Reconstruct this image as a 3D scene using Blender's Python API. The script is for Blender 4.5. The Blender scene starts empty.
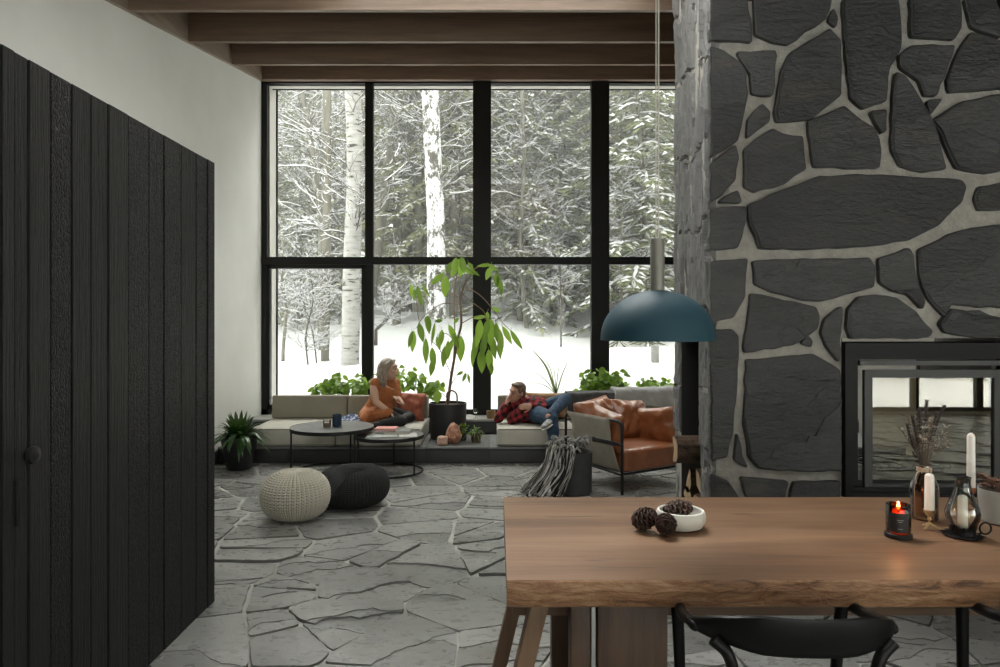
import bpy, bmesh, math, random
from mathutils import Vector, Matrix, Euler, noise as mnoise
R = math.radians
PI = math.pi
S = bpy.context.scene
COL = S.collection
rnd = random.Random(7)
EYE = 1.5
FPX = 700.0
VX, VY = 496.5, 321.0

def W(px, py, d):
    """point of the place at distance d (metres along the room) seen at that pixel"""
    return Vector(((px - VX) / FPX * d, d, EYE - (py - VY) / FPX * d))

# ------------------------------------------------------------------ geometry
class G:
    def __init__(s):
        s.v = []; s.f = []
    def add(s, vs, fs):
        b = len(s.v)
        s.v += [tuple(v) for v in vs]
        s.f += [tuple(i + b for i in f) for f in fs]
        return s
    def box(s, c, size, rz=0, rot=None):
        M = rot.to_matrix() if rot else Matrix.Rotation(rz, 3, 'Z')
        c = Vector(c); x, y, z = [k / 2 for k in size]
        vs = [c + M @ Vector((a * x, b * y, d * z)) for a in (-1, 1) for b in (-1, 1) for d in (-1, 1)]
        return s.add(vs, [(0, 1, 3, 2), (4, 6, 7, 5), (0, 4, 5, 1), (2, 3, 7, 6), (0, 2, 6, 4), (1, 5, 7, 3)])
    def box2(s, a, b):
        a = Vector(a); b = Vector(b)
        return s.box((a + b) / 2, [abs(b[i] - a[i]) for i in range(3)])
    def rbox(s, c, size, bev=.02, seg=2, rz=0, rot=None, puff=0):
        bm = bmesh.new()
        bmesh.ops.create_cube(bm, size=1)
        bmesh.ops.scale(bm, vec=size, verts=bm.verts)
        if puff:
            bmesh.ops.subdivide_edges(bm, edges=bm.edges, cuts=7, use_grid_fill=True)
            hx, hy, hz = [k / 2 for k in size]
            ed = [e for e in bm.edges if len(e.link_faces) == 2 and e.link_faces[0].normal.dot(e.link_faces[1].normal) < .5]
            bmesh.ops.bevel(bm, geom=ed, offset=bev, segments=seg, profile=.5, affect='EDGES')
            for v in bm.verts:
                a, b = v.co.x / hx, v.co.y / hy
                v.co.z *= 1 + puff * max(0, 1 - a * a) * max(0, 1 - b * b)
                a, b = v.co.x / hx, v.co.z / hz
                v.co.y += (1 if v.co.y > 0 else -1) * puff * .3 * hz * max(0, 1 - a * a) * max(0, 1 - b * b) * abs(v.co.y / hy)
        else:
            bmesh.ops.bevel(bm, geom=list(bm.edges), offset=bev, segments=seg, profile=.5, affect='EDGES')
        M = (rot.to_matrix() if rot else Matrix.Rotation(rz, 3, 'Z'))
        bm.verts.index_update()
        vs = [Vector(c) + M @ v.co for v in bm.verts]
        fs = [tuple(v.index for v in f.verts) for f in bm.faces]
        bm.free()
        return s.add(vs, fs)
    def loft(s, rings, closed=True, caps=True):
        """rings: lists of equal numbers of points"""
        n = len(rings[0]); vs = [p for r in rings for p in r]; fs = []
        for i in range(len(rings) - 1):
            for j in range(n if closed else n - 1):
                k = (j + 1) % n
                fs.append((i * n + j, i * n + k, (i + 1) * n + k, (i + 1) * n + j))
        if caps and closed:
            fs.append(tuple(range(n))[::-1]); b = (len(rings) - 1) * n
            fs.append(tuple(b + j for j in range(n)))
        return s.add(vs, fs)
    def tube(s, path, r, n=8, caps=True, flat=1.0, up=None, dome=False):
        P = [Vector(p) for p in path]; m = len(P)
        rr = r if isinstance(r, (list, tuple)) else [r] * m
        if len(rr) != m:
            rr = [rr[0] + (rr[-1] - rr[0]) * i / (m - 1) for i in range(m)]
        T = []
        for i in range(m):
            t = (P[min(i + 1, m - 1)] - P[max(i - 1, 0)])
            T.append(t.normalized() if t.length > 1e-9 else Vector((0, 0, 1)))
        if dome:
            P2, r2, T2 = [], [], []
            for a in (88, 60, 30):
                P2.append(P[0] - T[0] * rr[0] * math.sin(R(a))); r2.append(rr[0] * math.cos(R(a))); T2.append(T[0])
            P2 += P; r2 += list(rr); T2 += T
            for a in (30, 60, 88):
                P2.append(P[-1] + T[-1] * rr[-1] * math.sin(R(a))); r2.append(rr[-1] * math.cos(R(a))); T2.append(T[-1])
            P, rr, T = P2, r2, T2
        u = Vector(up) if up else (Vector((0, 0, 1)) if abs(T[0].z) < .9 else Vector((1, 0, 0)))
        rings = []
        for i, p in enumerate(P):
            t = T[i]
            u = (u - t * u.dot(t))
            if u.length < 1e-6: u = t.orthogonal()
            u.normalize(); w = t.cross(u)
            rings.append([p + (w * math.cos(2 * PI * j / n) + u * flat * math.sin(2 * PI * j / n)) * rr[i] for j in range(n)])
        return s.loft(rings, True, caps)
    def lathe(s, prof, c=(0, 0, 0), n=24, caps=True, M=None):
        c = Vector(c); rings = []
        for r, z in prof:
            rings.append([c + (M @ Vector((r * math.cos(2 * PI * j / n), r * math.sin(2 * PI * j / n), z)) if M else
                          Vector((r * math.cos(2 * PI * j / n), r * math.sin(2 * PI * j / n), z))) for j in range(n)])
        return s.loft(rings, True, caps)
    def ell(s, c, r, rot=None, nu=20, nv=14):
        M = rot.to_matrix() if isinstance(rot, Euler) else (rot or Matrix.Identity(3))
        c = Vector(c); vs = []; fs = []
        for i in range(1, nv):
            th = PI * i / nv
            for j in range(nu):
                ph = 2 * PI * j / nu
                vs.append(c + M @ Vector((r[0] * math.sin(th) * math.cos(ph), r[1] * math.sin(th) * math.sin(ph), r[2] * math.cos(th))))
        top = len(vs); vs.append(c + M @ Vector((0, 0, r[2]))); vs.append(c + M @ Vector((0, 0, -r[2])))
        for i in range(nv - 2):
            for j in range(nu):
                k = (j + 1) % nu
                fs.append((i * nu + j, (i + 1) * nu + j, (i + 1) * nu + k, i * nu + k))
        for j in range(nu):
            k = (j + 1) % nu
            fs.append((top, j, k)); b = (nv - 2) * nu
            fs.append((top + 1, b + k, b + j))
        return s.add(vs, fs)
    def pillow(s, c, w, h, t, rot, n=14, wr=.0, seed=0, pinch=.08):
        """soft cushion, w along local x, h along local y, t thick along local z"""
        M = rot.to_matrix(); c = Vector(c); vs = []; fs = []; idx = {}
        for side in (1, -1):
            for i in range(n + 1):
                for j in range(n + 1):
                    u, v = -1 + 2 * i / n, -1 + 2 * j / n
                    e = i in (0, n) or j in (0, n)
                    if side == -1 and e:
                        idx[side, i, j] = idx[1, i, j]; continue
                    k = (max(0, 1 - abs(u) ** 3.2) * max(0, 1 - abs(v) ** 3.2)) ** .5
                    x = w / 2 * u * (1 - pinch * (1 - v * v)) ; y = h / 2 * v * (1 - pinch * (1 - u * u))
                    z = side * t / 2 * k
                    if wr:
                        q = mnoise.noise(Vector((x * 9 + seed, y * 9, side * 3))) + .6 * mnoise.noise(Vector((x * 22 + seed, y * 14, side * 5)))
                        z += wr * q * (.3 + k); x += wr * .5 * q
                    idx[side, i, j] = len(vs); vs.append(c + M @ Vector((x, y, z)))
            for i in range(n):
                for j in range(n):
                    q = [idx[side, i, j], idx[side, i + 1, j], idx[side, i + 1, j + 1], idx[side, i, j + 1]]
                    fs.append(tuple(q if side == 1 else q[::-1]))
        return s.add(vs, fs)
    def leaf(s, base, d, nrm, L, wd, droop=.15, fold=.2, tipw=.0, segs=4):
        """leaf with a midrib fold; d direction, nrm face normal"""
        base = Vector(base); d = Vector(d).normalized(); nrm = Vector(nrm)
        nrm = (nrm - d * nrm.dot(d))
        if nrm.length < 1e-5: nrm = d.orthogonal()
        nrm.normalize(); sd = d.cross(nrm); vs = []; fs = []
        for i in range(segs + 1):
            t = i / segs
            p = base + d * L * t + Vector((0, 0, -1)) * droop * L * t * t
            w = wd * .5 * (math.sin(PI * min(1, (t * .93 + .05)) ** .85) if i < segs else tipw)
            vs += [p - sd * w + nrm * w * fold, p, p + sd * w + nrm * w * fold]
        for i in range(segs):
            a = i * 3
            fs += [(a, a + 1, a + 4, a + 3), (a + 1, a + 2, a + 5, a + 4)]
        return s.add(vs, fs)
    def prism(s, poly, o, ex, ey, ez, z0, z1, bev=0):
        """polygon in the (ex,ey) plane at o, extruded along ez"""
        o = Vector(o); n = len(poly)
        area = sum(poly[i][0] * poly[(i + 1) % n][1] - poly[(i + 1) % n][0] * poly[i][1] for i in range(n))
        if area < 0: poly = poly[::-1]
        def off(k):
            out = []
            for i in range(n):
                p0, p1, p2 = Vector(poly[i - 1]), Vector(poly[i]), Vector(poly[(i + 1) % n])
                a = (p1 - p0).normalized(); b = (p2 - p1).normalized()
                m = Vector((-a.y - b.y, a.x + b.x))
                m = m.normalized() if m.length > 1e-6 else Vector((-a.y, a.x))
                out.append(p1 + m * k)
            return out
        rings = [(off(0), z0), (off(0), z1 - bev), (off(bev * .9), z1)] if bev else [(off(0), z0), (off(0), z1)]
        R_ = []
        for pts, z in rings:
            R_.append([o + ex * p[0] + ey * p[1] + ez * (z(p[0], p[1]) if callable(z) else z) for p in pts])
        return s.loft(R_, True, True)
    def build(s, name, mat, parent=None, world=False, smooth=True, angle=40):
        vs = s.v
        if parent is not None and world:
            inv = WM[parent.name].inverted()
            vs = [inv @ Vector(v) for v in vs]
        me = bpy.data.meshes.new(name)
        me.from_pydata([tuple(v) for v in vs], [], s.f)
        me.validate(verbose=False); me.update()
        if smooth:
            me.polygons.foreach_set('use_smooth', [True] * len(me.polygons))
            try: me.set_sharp_from_angle(angle=R(angle))
            except Exception: pass
        me.materials.append(mat)
        o = bpy.data.objects.new(name, me)
        COL.objects.link(o)
        if parent is not None: o.parent = parent
        WM[o.name] = WM[parent.name].copy() if parent is not None else Matrix.Identity(4)
        return o
WM = {}
def ncorr(o):
    bm = bmesh.new(); bm.from_mesh(o.data)
    bmesh.ops.recalc_face_normals(bm, faces=bm.faces); bm.to_mesh(o.data); bm.free()
    return o
def tag(o, label=None, cat=None, group=None, kind=None):
    if label: o['label'] = label
    if cat: o['category'] = cat
    if group: o['group'] = group
    if kind: o['kind'] = kind
    return o
def thing(name, label, cat, loc=(0, 0, 0), rz=0, group=None):
    o = bpy.data.objects.new(name, None); COL.objects.link(o)
    o.empty_display_size = .05
    o.location = loc; o.rotation_euler = (0, 0, rz)
    WM[o.name] = Matrix.Translation(Vector(loc)) @ Matrix.Rotation(rz, 4, 'Z')
    return tag(o, label, cat, group)
def dup(root, loc, rz=0, scale=None, label=None, group=None):
    r = root.copy(); COL.objects.link(r); r.location = loc; r.rotation_euler = (0, 0, rz)
    if scale: r.scale = (scale,) * 3 if not isinstance(scale, tuple) else scale
    if label: r['label'] = label
    if group: r['group'] = group
    for ch in [c for c in KIDS.get(root.name, [])]:
        c = ch.copy(); COL.objects.link(c); c.parent = r
        for g in KIDS.get(ch.name, []):
            d = g.copy(); COL.objects.link(d); d.parent = c
    return r
KIDS = {}
def kids(root):
    KIDS[root.name] = [o for o in bpy.data.objects if o.parent == root]
    for c in KIDS[root.name]:
        KIDS[c.name] = [o for o in bpy.data.objects if o.parent == c]
def remesh(o, voxel, smooth=4, fac=.5, solid=0):
    if solid:
        m = o.modifiers.new('solid', 'SOLIDIFY'); m.thickness = solid
    m = o.modifiers.new('remesh', 'REMESH'); m.mode = 'VOXEL'; m.voxel_size = voxel; m.use_smooth_shade = True
    if smooth:
        m = o.modifiers.new('smooth', 'SMOOTH'); m.iterations = smooth; m.factor = fac
    return o
def displace(o, size, strength, kind='CLOUDS'):
    t = bpy.data.textures.new('disp', kind); t.noise_scale = size
    m = o.modifiers.new('disp', 'DISPLACE'); m.texture = t; m.strength = strength; m.texture_coords = 'LOCAL'; m.mid_level = .5
    return o
def spline(pts, n=8):
    """Catmull-Rom through the points"""
    P = [Vector(p) for p in pts]; P = [P[0] * 2 - P[1]] + P + [P[-1] * 2 - P[-2]]; out = []
    for i in range(1, len(P) - 2):
        for k in range(n):
            t = k / n; a, b, c, d = P[i - 1], P[i], P[i + 1], P[i + 2]
            out.append(.5 * ((2 * b) + (c - a) * t + (2 * a - 5 * b + 4 * c - d) * t * t + (3 * b - a - 3 * c + d) * t ** 3))
    out.append(P[-2]); return out

# ------------------------------------------------------------------ materials
class NT:
    def __init__(s, name):
        s.m = bpy.data.materials.new(name); s.m.use_nodes = True
        s.t = s.m.node_tree; s.t.nodes.clear()
        s.out = s.n('ShaderNodeOutputMaterial'); s.b = s.n('ShaderNodeBsdfPrincipled')
        s.t.links.new(s.b.outputs[0], s.out.inputs[0])
    def n(s, typ, **k):
        x = s.t.nodes.new(typ)
        for a, v in k.items(): setattr(x, a, v)
        return x
    def l(s, a, b): s.t.links.new(a, b)
    def coord(s, scale=(1, 1, 1), rot=(0, 0, 0)):
        c = s.n('ShaderNodeTexCoord'); m = s.n('ShaderNodeMapping')
        m.inputs['Scale'].default_value = scale; m.inputs['Rotation'].default_value = rot
        s.l(c.outputs['Object'], m.inputs[0]); return m.outputs[0]
    def noise(s, vec, scale=5, detail=4, rough=.55, dist=0):
        x = s.n('ShaderNodeTexNoise'); x.inputs['Scale'].default_value = scale; x.inputs['Detail'].default_value = detail
        x.inputs['Roughness'].default_value = rough; x.inputs['Distortion'].default_value = dist
        s.l(vec, x.inputs['Vector']); return x.outputs['Fac']
    def voro(s, vec, scale=5, feature='F1', out='Distance', rand=1):
        x = s.n('ShaderNodeTexVoronoi', feature=feature); x.inputs['Scale'].default_value = scale
        x.inputs['Randomness'].default_value = rand
        s.l(vec, x.inputs['Vector']); return x.outputs[out]
    def math(s, op, a, b=None, c=None, clamp=False):
        x = s.n('ShaderNodeMath', operation=op); x.use_clamp = clamp
        for i, v in enumerate((a, b, c)):
            if v is None: continue
            if isinstance(v, (int, float)): x.inputs[i].default_value = v
            else: s.l(v, x.inputs[i])
        return x.outputs[0]
    def ramp(s, fac, stops):
        x = s.n('ShaderNodeValToRGB'); e = x.color_ramp.elements
        while len(e) < len(stops): e.new(.5)
        for i, (p, c) in enumerate(stops):
            e[i].position = p; e[i].color = (*c, 1) if len(c) == 3 else c
        s.l(fac, x.inputs[0]); return x.outputs[0]
    def mix(s, fac, a, b, mode='MIX'):
        x = s.n('ShaderNodeMix', data_type='RGBA', blend_type=mode)
        for i, v in ((0, fac), (6, a), (7, b)):
            if isinstance(v, (int, float)): x.inputs[i].default_value = v
            elif isinstance(v, tuple): x.inputs[i].default_value = (*v, 1)
            else: s.l(v, x.inputs[i])
        return x.outputs[2]
    def bump(s, h, strength=.3, dist=.01, prev=None):
        x = s.n('ShaderNodeBump'); x.inputs['Strength'].default_value = strength; x.inputs['Distance'].default_value = dist
        s.l(h, x.inputs['Height'])
        if prev: s.l(prev, x.inputs['Normal'])
        return x.outputs[0]
    def set(s, col=None, rough=None, metal=None, spec=None, normal=None, **k):
        for key, v in (('Base Color', col), ('Roughness', rough), ('Metallic', metal), ('Specular IOR Level', spec), ('Normal', normal), *k.items()):
            if v is None: continue
            i = s.b.inputs[key]
            if isinstance(v, (int, float)): i.default_value = v
            elif isinstance(v, tuple): i.default_value = (*v, 1) if len(v) == 3 else v
            else: s.l(v, i)
        return s.m
def simple(name, c, rough=.5, metal=0, spec=.5, c2=None, vs=6, st=(1, 1, 1), bump=0, bs=60, bd=.004, bst=None, **k):
    t = NT(name); col = c
    if c2:
        col = t.ramp(t.noise(t.coord(st), vs, 5), [(.3, c), (.7, c2)])
    nm = t.bump(t.noise(t.coord(bst or st), bs, 4), bump, bd) if bump else None
    return t.set(col, rough, metal, spec, nm, **k)
def slate(name, c1, c2, c3, rough=.45, scale=1.0, step=.07, strength=.5, st=(1, 1, 1), dist=.02, island=True, rust=None, rot=(0, 0, 0)):
    t = NT(name); co = t.coord(st, rot)
    if island:
        g = t.n('ShaderNodeNewGeometry'); rv = t.n('ShaderNodeVectorMath', operation='SCALE')
        cm = t.n('ShaderNodeCombineXYZ')
        for i in range(3): t.l(g.outputs['Random Per Island'], cm.inputs[i])
        t.l(cm.outputs[0], rv.inputs[0]); rv.inputs['Scale'].default_value = 37.0
        ad = t.n('ShaderNodeVectorMath', operation='ADD'); t.l(co, ad.inputs[0]); t.l(rv.outputs[0], ad.inputs[1]); co2 = ad.outputs[0]
    else: co2 = co
    a = t.noise(co2, 1.6 * scale, 6, .6, .8)
    a2 = t.noise(co2, 3.4 * scale, 7, .6, .35)
    sn = t.math('SNAP', a2, step)
    cr = t.math('MULTIPLY', t.math('ABSOLUTE', t.math('SUBTRACT', t.noise(co2, 1.9 * scale, 5, .6, .5), .5)), 14.0, clamp=True)
    sn = t.math('ADD', t.math('ADD', sn, t.math('MULTIPLY', a, .35)), t.math('MULTIPLY', cr, .0 if 'flag' in name else .07))
    f = t.noise(co2, 22 * scale, 6, .6, .3)
    fine = t.noise(co2, 90 * scale, 4, .6)
    c = t.ramp(a, [(.3, c1), (.52, c2), (.75, c3)])
    c = t.mix(t.math('MULTIPLY', f, .3 if 'flag' in name else .55), c, c1)
    if rust:
        rm = t.ramp(t.noise(co2, 2.3, 3), [(.62, (0, 0, 0)), (.75, (1, 1, 1))])
        c = t.mix(t.math('MULTIPLY', rm, .6), c, rust)
    if island:
        k = t.math('MULTIPLY_ADD', g.outputs['Random Per Island'], .6, .7)
        c = t.mix(1.0, c, t.n_rgb(k), 'MULTIPLY')
    n1 = t.bump(sn, strength, dist)
    n2 = t.bump(t.math('ADD', f, t.math('MULTIPLY', fine, .3)), strength * .6, dist * .3, n1)
    rr = t.math('MULTIPLY_ADD', f, .25, rough - .1)
    return t.set(c, rr, 0, .8 if 'flag' in name else .5, n2)
def _nrgb(s, k):
    x = s.n('ShaderNodeCombineColor')
    for i in range(3): s.l(k, x.inputs[i])
    return x.outputs[0]
NT.n_rgb = _nrgb
def wood(name, c1, c2, c3, axis='x', scale=1.0, rough=.45, bump=.15, spec=.4, streak=None):
    t = NT(name)
    st = {'x': (.35, 5, 5), 'y': (5, .35, 5), 'z': (5, 5, .35)}[axis]
    co = t.coord(tuple(k * scale for k in st))
    a = t.noise(co, 1.6, 8, .62, 1.2); b = t.noise(co, 9, 5, .6, .3)
    c = t.ramp(t.math('ADD', t.math('MULTIPLY', a, .75), t.math('MULTIPLY', b, .25)), [(.32, c1), (.5, c2), (.68, c3)])
    if streak:
        s_ = t.ramp(t.noise(t.coord(tuple(k * scale * .9 for k in st)), 2.7, 3, .5, .5), [(.66, (0, 0, 0)), (.72, (1, 1, 1))])
        c = t.mix(t.math('MULTIPLY', s_, .75), c, streak)
    return t.set(c, rough, 0, spec, t.bump(b, bump, .004))
def glassy(name, tint=(1, 1, 1), refl=1.0, rough=0.0, ior=1.45):
    """thin architectural glass: clear, tinted transmission plus fresnel reflection"""
    t = NT(name); t.t.nodes.remove(t.b)
    tr = t.n('ShaderNodeBsdfTransparent'); tr.inputs[0].default_value = (*tint, 1)
    gl = t.n('ShaderNodeBsdfGlossy'); gl.inputs['Roughness'].default_value = rough; gl.inputs[0].default_value = (1, 1, 1, 1)
    fr = t.n('ShaderNodeFresnel'); fr.inputs[0].default_value = ior
    mx = t.n('ShaderNodeMixShader')
    t.l(t.math('MULTIPLY', fr.outputs[0], refl, clamp=True), mx.inputs[0])
    t.l(tr.outputs[0], mx.inputs[1]); t.l(gl.outputs[0], mx.inputs[2]); t.l(mx.outputs[0], t.out.inputs[0])
    return t.m
def emit(name, c, st):
    t = NT(name); return t.set(c, .5, **{'Emission Color': c, 'Emission Strength': st})

M = {}
M['plaster'] = simple('white plaster', (.80, .80, .76), .8, bump=.06, bs=25, c2=(.76, .76, .72), vs=3)
M['beam'] = wood('stained beam wood', (.14, .095, .065), (.20, .14, .10), (.26, .185, .135), 'x', 1.2, .42, .2)
M['ledger'] = wood('ledger wood', (.20, .155, .12), (.29, .23, .18), (.36, .29, .23), 'y', 1.2, .5, .2)
M['deck'] = wood('ceiling deck wood', (.15, .1, .07), (.22, .15, .1), (.27, .2, .14), 'y', 1, .5, .2)
M['black_metal'] = simple('black metal', (.009, .009, .009), .42, 0, .35, bump=.03, bs=120)
M['window_black'] = simple('black window frame', (.008, .0085, .008), .5, 0, .3)
M['reveal'] = simple('pale exterior reveal', (.62, .60, .55), .7)
M['glass'] = glassy('window glass', (.72, .735, .71), .8)
M['mortar'] = simple('grey mortar', (.40, .38, .34), .9, c2=(.28, .27, .245), vs=14, bump=.7, bs=45, bd=.012)
M['floor_mortar'] = simple('pale floor mortar', (.54, .54, .50), .8, c2=(.38, .38, .35), vs=9, bump=.5, bs=30, bd=.01)
M['slate'] = slate('dark slate', (.030, .031, .032), (.046, .047, .048), (.062, .063, .062), .45, 1.1, .09, 1.0, (.8, 1.2, 2.2), .05, rot=(0, R(32), 0), rust=(.10, .085, .065))
M['slate_side'] = slate('split slate edges', (.12, .12, .118), (.175, .175, .17), (.23, .23, .222), .6, 1.4, .07, 1.0, (1, 1.6, .35), .04, island=False)
M['floor_slate'] = slate('flagstone slate', (.15, .15, .143), (.23, .23, .22), (.32, .32, .305), .27, .7, .015, .45, (.9, 1.5, 1), .035, rust=(.14, .13, .10))
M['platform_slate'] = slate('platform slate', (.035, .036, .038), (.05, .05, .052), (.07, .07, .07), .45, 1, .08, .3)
# ================================================================== SETTING
XL, XR = -2.94, 9.0
YB, YW = -2.6, 8.75
XE, YE0, YE1 = 1.30, 4.30, 5.20      # chimney: left face x, front y, back y
def roofz(y): return 3.949 + .1685 * (y - 5.51)   # underside of the beams
def st(name, g, m, **k):
    o = g.build(name, m, **k); o['kind'] = 'structure'; return o

# ---- flagstone floor: Voronoi polygons as real slabs on a mortar bed
def voronoi(x0, x1, y0, y1, cell, rn, sx=1.0, skew=0.0, merge=0):
    pts = []
    nx, ny = int((x1 - x0) / (cell * sx)) + 1, int((y1 - y0) / (cell / sx)) + 1
    for i in range(-1, nx + 1):
        for j in range(-1, ny + 1):
            pts.append(Vector((x0 + (i + .5 + rn.uniform(-.47, .47)) * cell * sx, y0 + (j + .5 + rn.uniform(-.47, .47)) * cell / sx)))
    cells = []
    for a in pts:
        poly = [Vector((x0, y0)), Vector((x1, y0)), Vector((x1, y1)), Vector((x0, y1))]
        near = sorted((p for p in pts if p is not a and (p - a).length < cell * 4.5), key=lambda p: (p - a).length)[:26]
        for b in near:
            mid = (a + b) / 2; n = (b - a)
            if not poly: break
            out = []
            for i in range(len(poly)):
                p, q = poly[i], poly[(i + 1) % len(poly)]
                dp, dq = (p - mid).dot(n), (q - mid).dot(n)
                if dp <= 0: out.append(p)
                if (dp < 0) != (dq < 0) and abs(dp - dq) > 1e-12: out.append(p + (q - p) * (dp / (dp - dq)))
            poly = out
        if len(poly) >= 3: cells.append((a, poly))
    return cells
def soften(poly, gap, rn, jit=.006, seglen=.10):
    """shrink by gap, round the corners, roughen the outline"""
    n = len(poly); c = sum(poly, Vector((0, 0))) / n; out = []
    q = []
    for i in range(n):
        p0, p1, p2 = poly[i - 1], poly[i], poly[(i + 1) % n]
        if (p1 - p2).length < .012: continue
        a = (p1 - p0).normalized(); b = (p2 - p1).normalized()
        m = Vector((-a.y - b.y, a.x + b.x))
        if m.length < 1e-4: continue
        k = gap / max(.45, m.length / 2)
        q.append(p1 + m.normalized() * k)
    n = len(q)
    if n < 3: return None
    ar = sum(q[i].x * q[(i + 1) % n].y - q[(i + 1) % n].x * q[i].y for i in range(n)) / 2
    if ar < .004: return None
    for i in range(n):
        p0, p1, p2 = q[i - 1], q[i], q[(i + 1) % n]
        r = min(.03, (p1 - p0).length * .3, (p2 - p1).length * .3)
        A = p1 + (p0 - p1).normalized() * r; B = p1 + (p2 - p1).normalized() * r
        out.append(A); out.append((A + B + p1 * 2) / 4); 
        L = (p2 - p1).length; k = int(L / seglen)
        out.append(B)
        for t in range(1, k):
            e = p1 + (p2 - p1) * (t / k)
            if (e - B).length > .03:
                out.append(e + Vector((rn.uniform(-jit, jit), rn.uniform(-jit, jit))))
    return out
def flake(poly, c, rn, k):
    """the part of a slab left standing above a broken cleft line"""
    ang = rn.uniform(-.35, .75) + (PI if rn.random() < .5 else 0); nrm = Vector((-math.sin(ang), math.cos(ang))); off = rn.uniform(-.09, .12) * k
    out = []; n = len(poly); cut = []
    for i in range(n):
        p, q = poly[i], poly[(i + 1) % n]; dp, dq = (p - c).dot(nrm) - off, (q - c).dot(nrm) - off
        if dp <= 0: out.append(p)
        if (dp < 0) != (dq < 0):
            e = p + (q - p) * (dp / (dp - dq))
            if dp < 0:
                out.append(e); cut = len(out)
            else: out.append(e); back = len(out) - 1
    if not cut or len(out) < 4: return None
    a = out[cut - 1]; b = out[cut % len(out)]; L = (b - a).length; m = int(L / .035)
    if m < 3: return None
    s_ = rn.uniform(0, 50); mid = []
    for i in range(1, m):
        t_ = i / m; w_ = math.sin(PI * t_) ** .5
        q = mnoise.noise(Vector((t_ * L * 5 + s_, 0, 0))) * .075 + mnoise.noise(Vector((t_ * L * 19 + s_, 3, 0))) * .03
        mid.append(a + (b - a) * t_ + nrm * q * w_ - nrm * .03 * w_)
    return out[:cut] + mid + out[cut:]
rf = random.Random(21)
g = G(); X_, Y_, Z_ = Vector((1, 0, 0)), Vector((0, 1, 0)), Vector((0, 0, 1))
for a, poly in voronoi(XL, XR, YB, 7.39, .45, rf, 1.15):
    if a.x > 5.6 or a.y < -1 and a.x < 1: pass
    gap = .007 if a.y < 4.4 else .015
    if rf.random() < .55:                       # split some slabs into long slivers
        ang = rf.uniform(-.5, .9); nrm = Vector((-math.sin(ang), math.cos(ang))); off = rf.uniform(-.06, .06)
        parts = []
        for sg in (1, -1):
            out = []
            for i in range(len(poly)):
                p, q = poly[i], poly[(i + 1) % len(poly)]
                dp, dq = ((p - a).dot(nrm) - off) * sg, ((q - a).dot(nrm) - off) * sg
                if dp <= 0: out.append(p)
                if (dp < 0) != (dq < 0): out.append(p + (q - p) * (dp / (dp - dq)))
            parts.append(out)
    else: parts = [poly]
    for pp in parts:
        if len(pp) < 3: continue
        s2 = soften(pp, gap, rf, .009)
        if not s2: continue
        tx, ty, h = rf.uniform(-.008, .008), rf.uniform(-.008, .008), rf.uniform(-.002, .003)
        if a.y < 4.4: tx *= 1.6; ty *= 1.6
        g.prism([tuple(p) for p in s2], (0, 0, 0), X_, Y_, Z_, -.03,
                lambda x, y, a=a, tx=tx, ty=ty, h=h: h + (x - a.x) * tx + (y - a.y) * ty, 0)
        lv = .0
        for q_ in range(3 if a.y < 5.2 else 1):
            if rf.random() < (.8 if a.y < 5 else .45):
                fk = flake(s2, sum(s2, Vector((0, 0))) / len(s2), rf, 1.0)
                if fk:
                    lv += rf.uniform(.0025, .0055)
                    g.prism([tuple(p) for p in fk], (0, 0, 0), X_, Y_, Z_, -.01,
                            lambda x, y, a=a, tx=tx, ty=ty, h=h + lv: h + (x - a.x) * tx + (y - a.y) * ty, 0)
floor_stones = g
g2 = G(); g2.box2((XL - .2, YB - .2, -.25), (XR + .2, YW, -.0055))
fl = st('floor', g2, M['floor_mortar'], smooth=False)
fs_ = floor_stones.build('flagstones', M['floor_slate'], fl, smooth=False)
fs_['kind'] = 'structure'
bv = fs_.modifiers.new('bev', 'BEVEL'); bv.width = .004; bv.segments = 1; bv.limit_method = 'ANGLE'; bv.angle_limit = R(60)

# ---- walls
g = G(); g.box2((XL - .25, YB - .2, -.25), (XL, YW + .0, 5.2)); st('wall_left', g, M['plaster'], smooth=False)
g = G(); g.box2((XR, YB - .2, -.25), (XR + .25, YW, 5.2)); st('wall_right', g, M['plaster'], smooth=False)
WX1 = 4.32
g = G(); g.box2((WX1, YW, -.25), (XR + .25, YW + .3, 5.2)); g.box2((XL - .25, YW, -.25), (WX1, YW + .3, .29))
g.box2((XL - .25, YW + .005, 4.53), (WX1, YW + .35, 5.3)); g.box2((XL - .25, YW + .005, .29), (XL - .002, YW + .36, 4.53))
st('wall_front', g, M['plaster'], smooth=False)
# back wall behind the dining side, with a wide run of glazing
BX0, BX1, BZ0, BZ1 = -.5, 8.8, .05, 2.42
g = G(); g.box2((XL - .25, YB - .2, -.25), (BX0, YB, 3)); g.box2((BX0, YB - .2, BZ1), (XR + .2, YB, 3))
g.box2((BX0, YB - .2, -.25), (XR + .2, YB, BZ0)); g.box2((BX1, YB - .2, BZ0), (XR + .2, YB, BZ1))
st('wall_back', g, M['plaster'], smooth=False)
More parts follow.
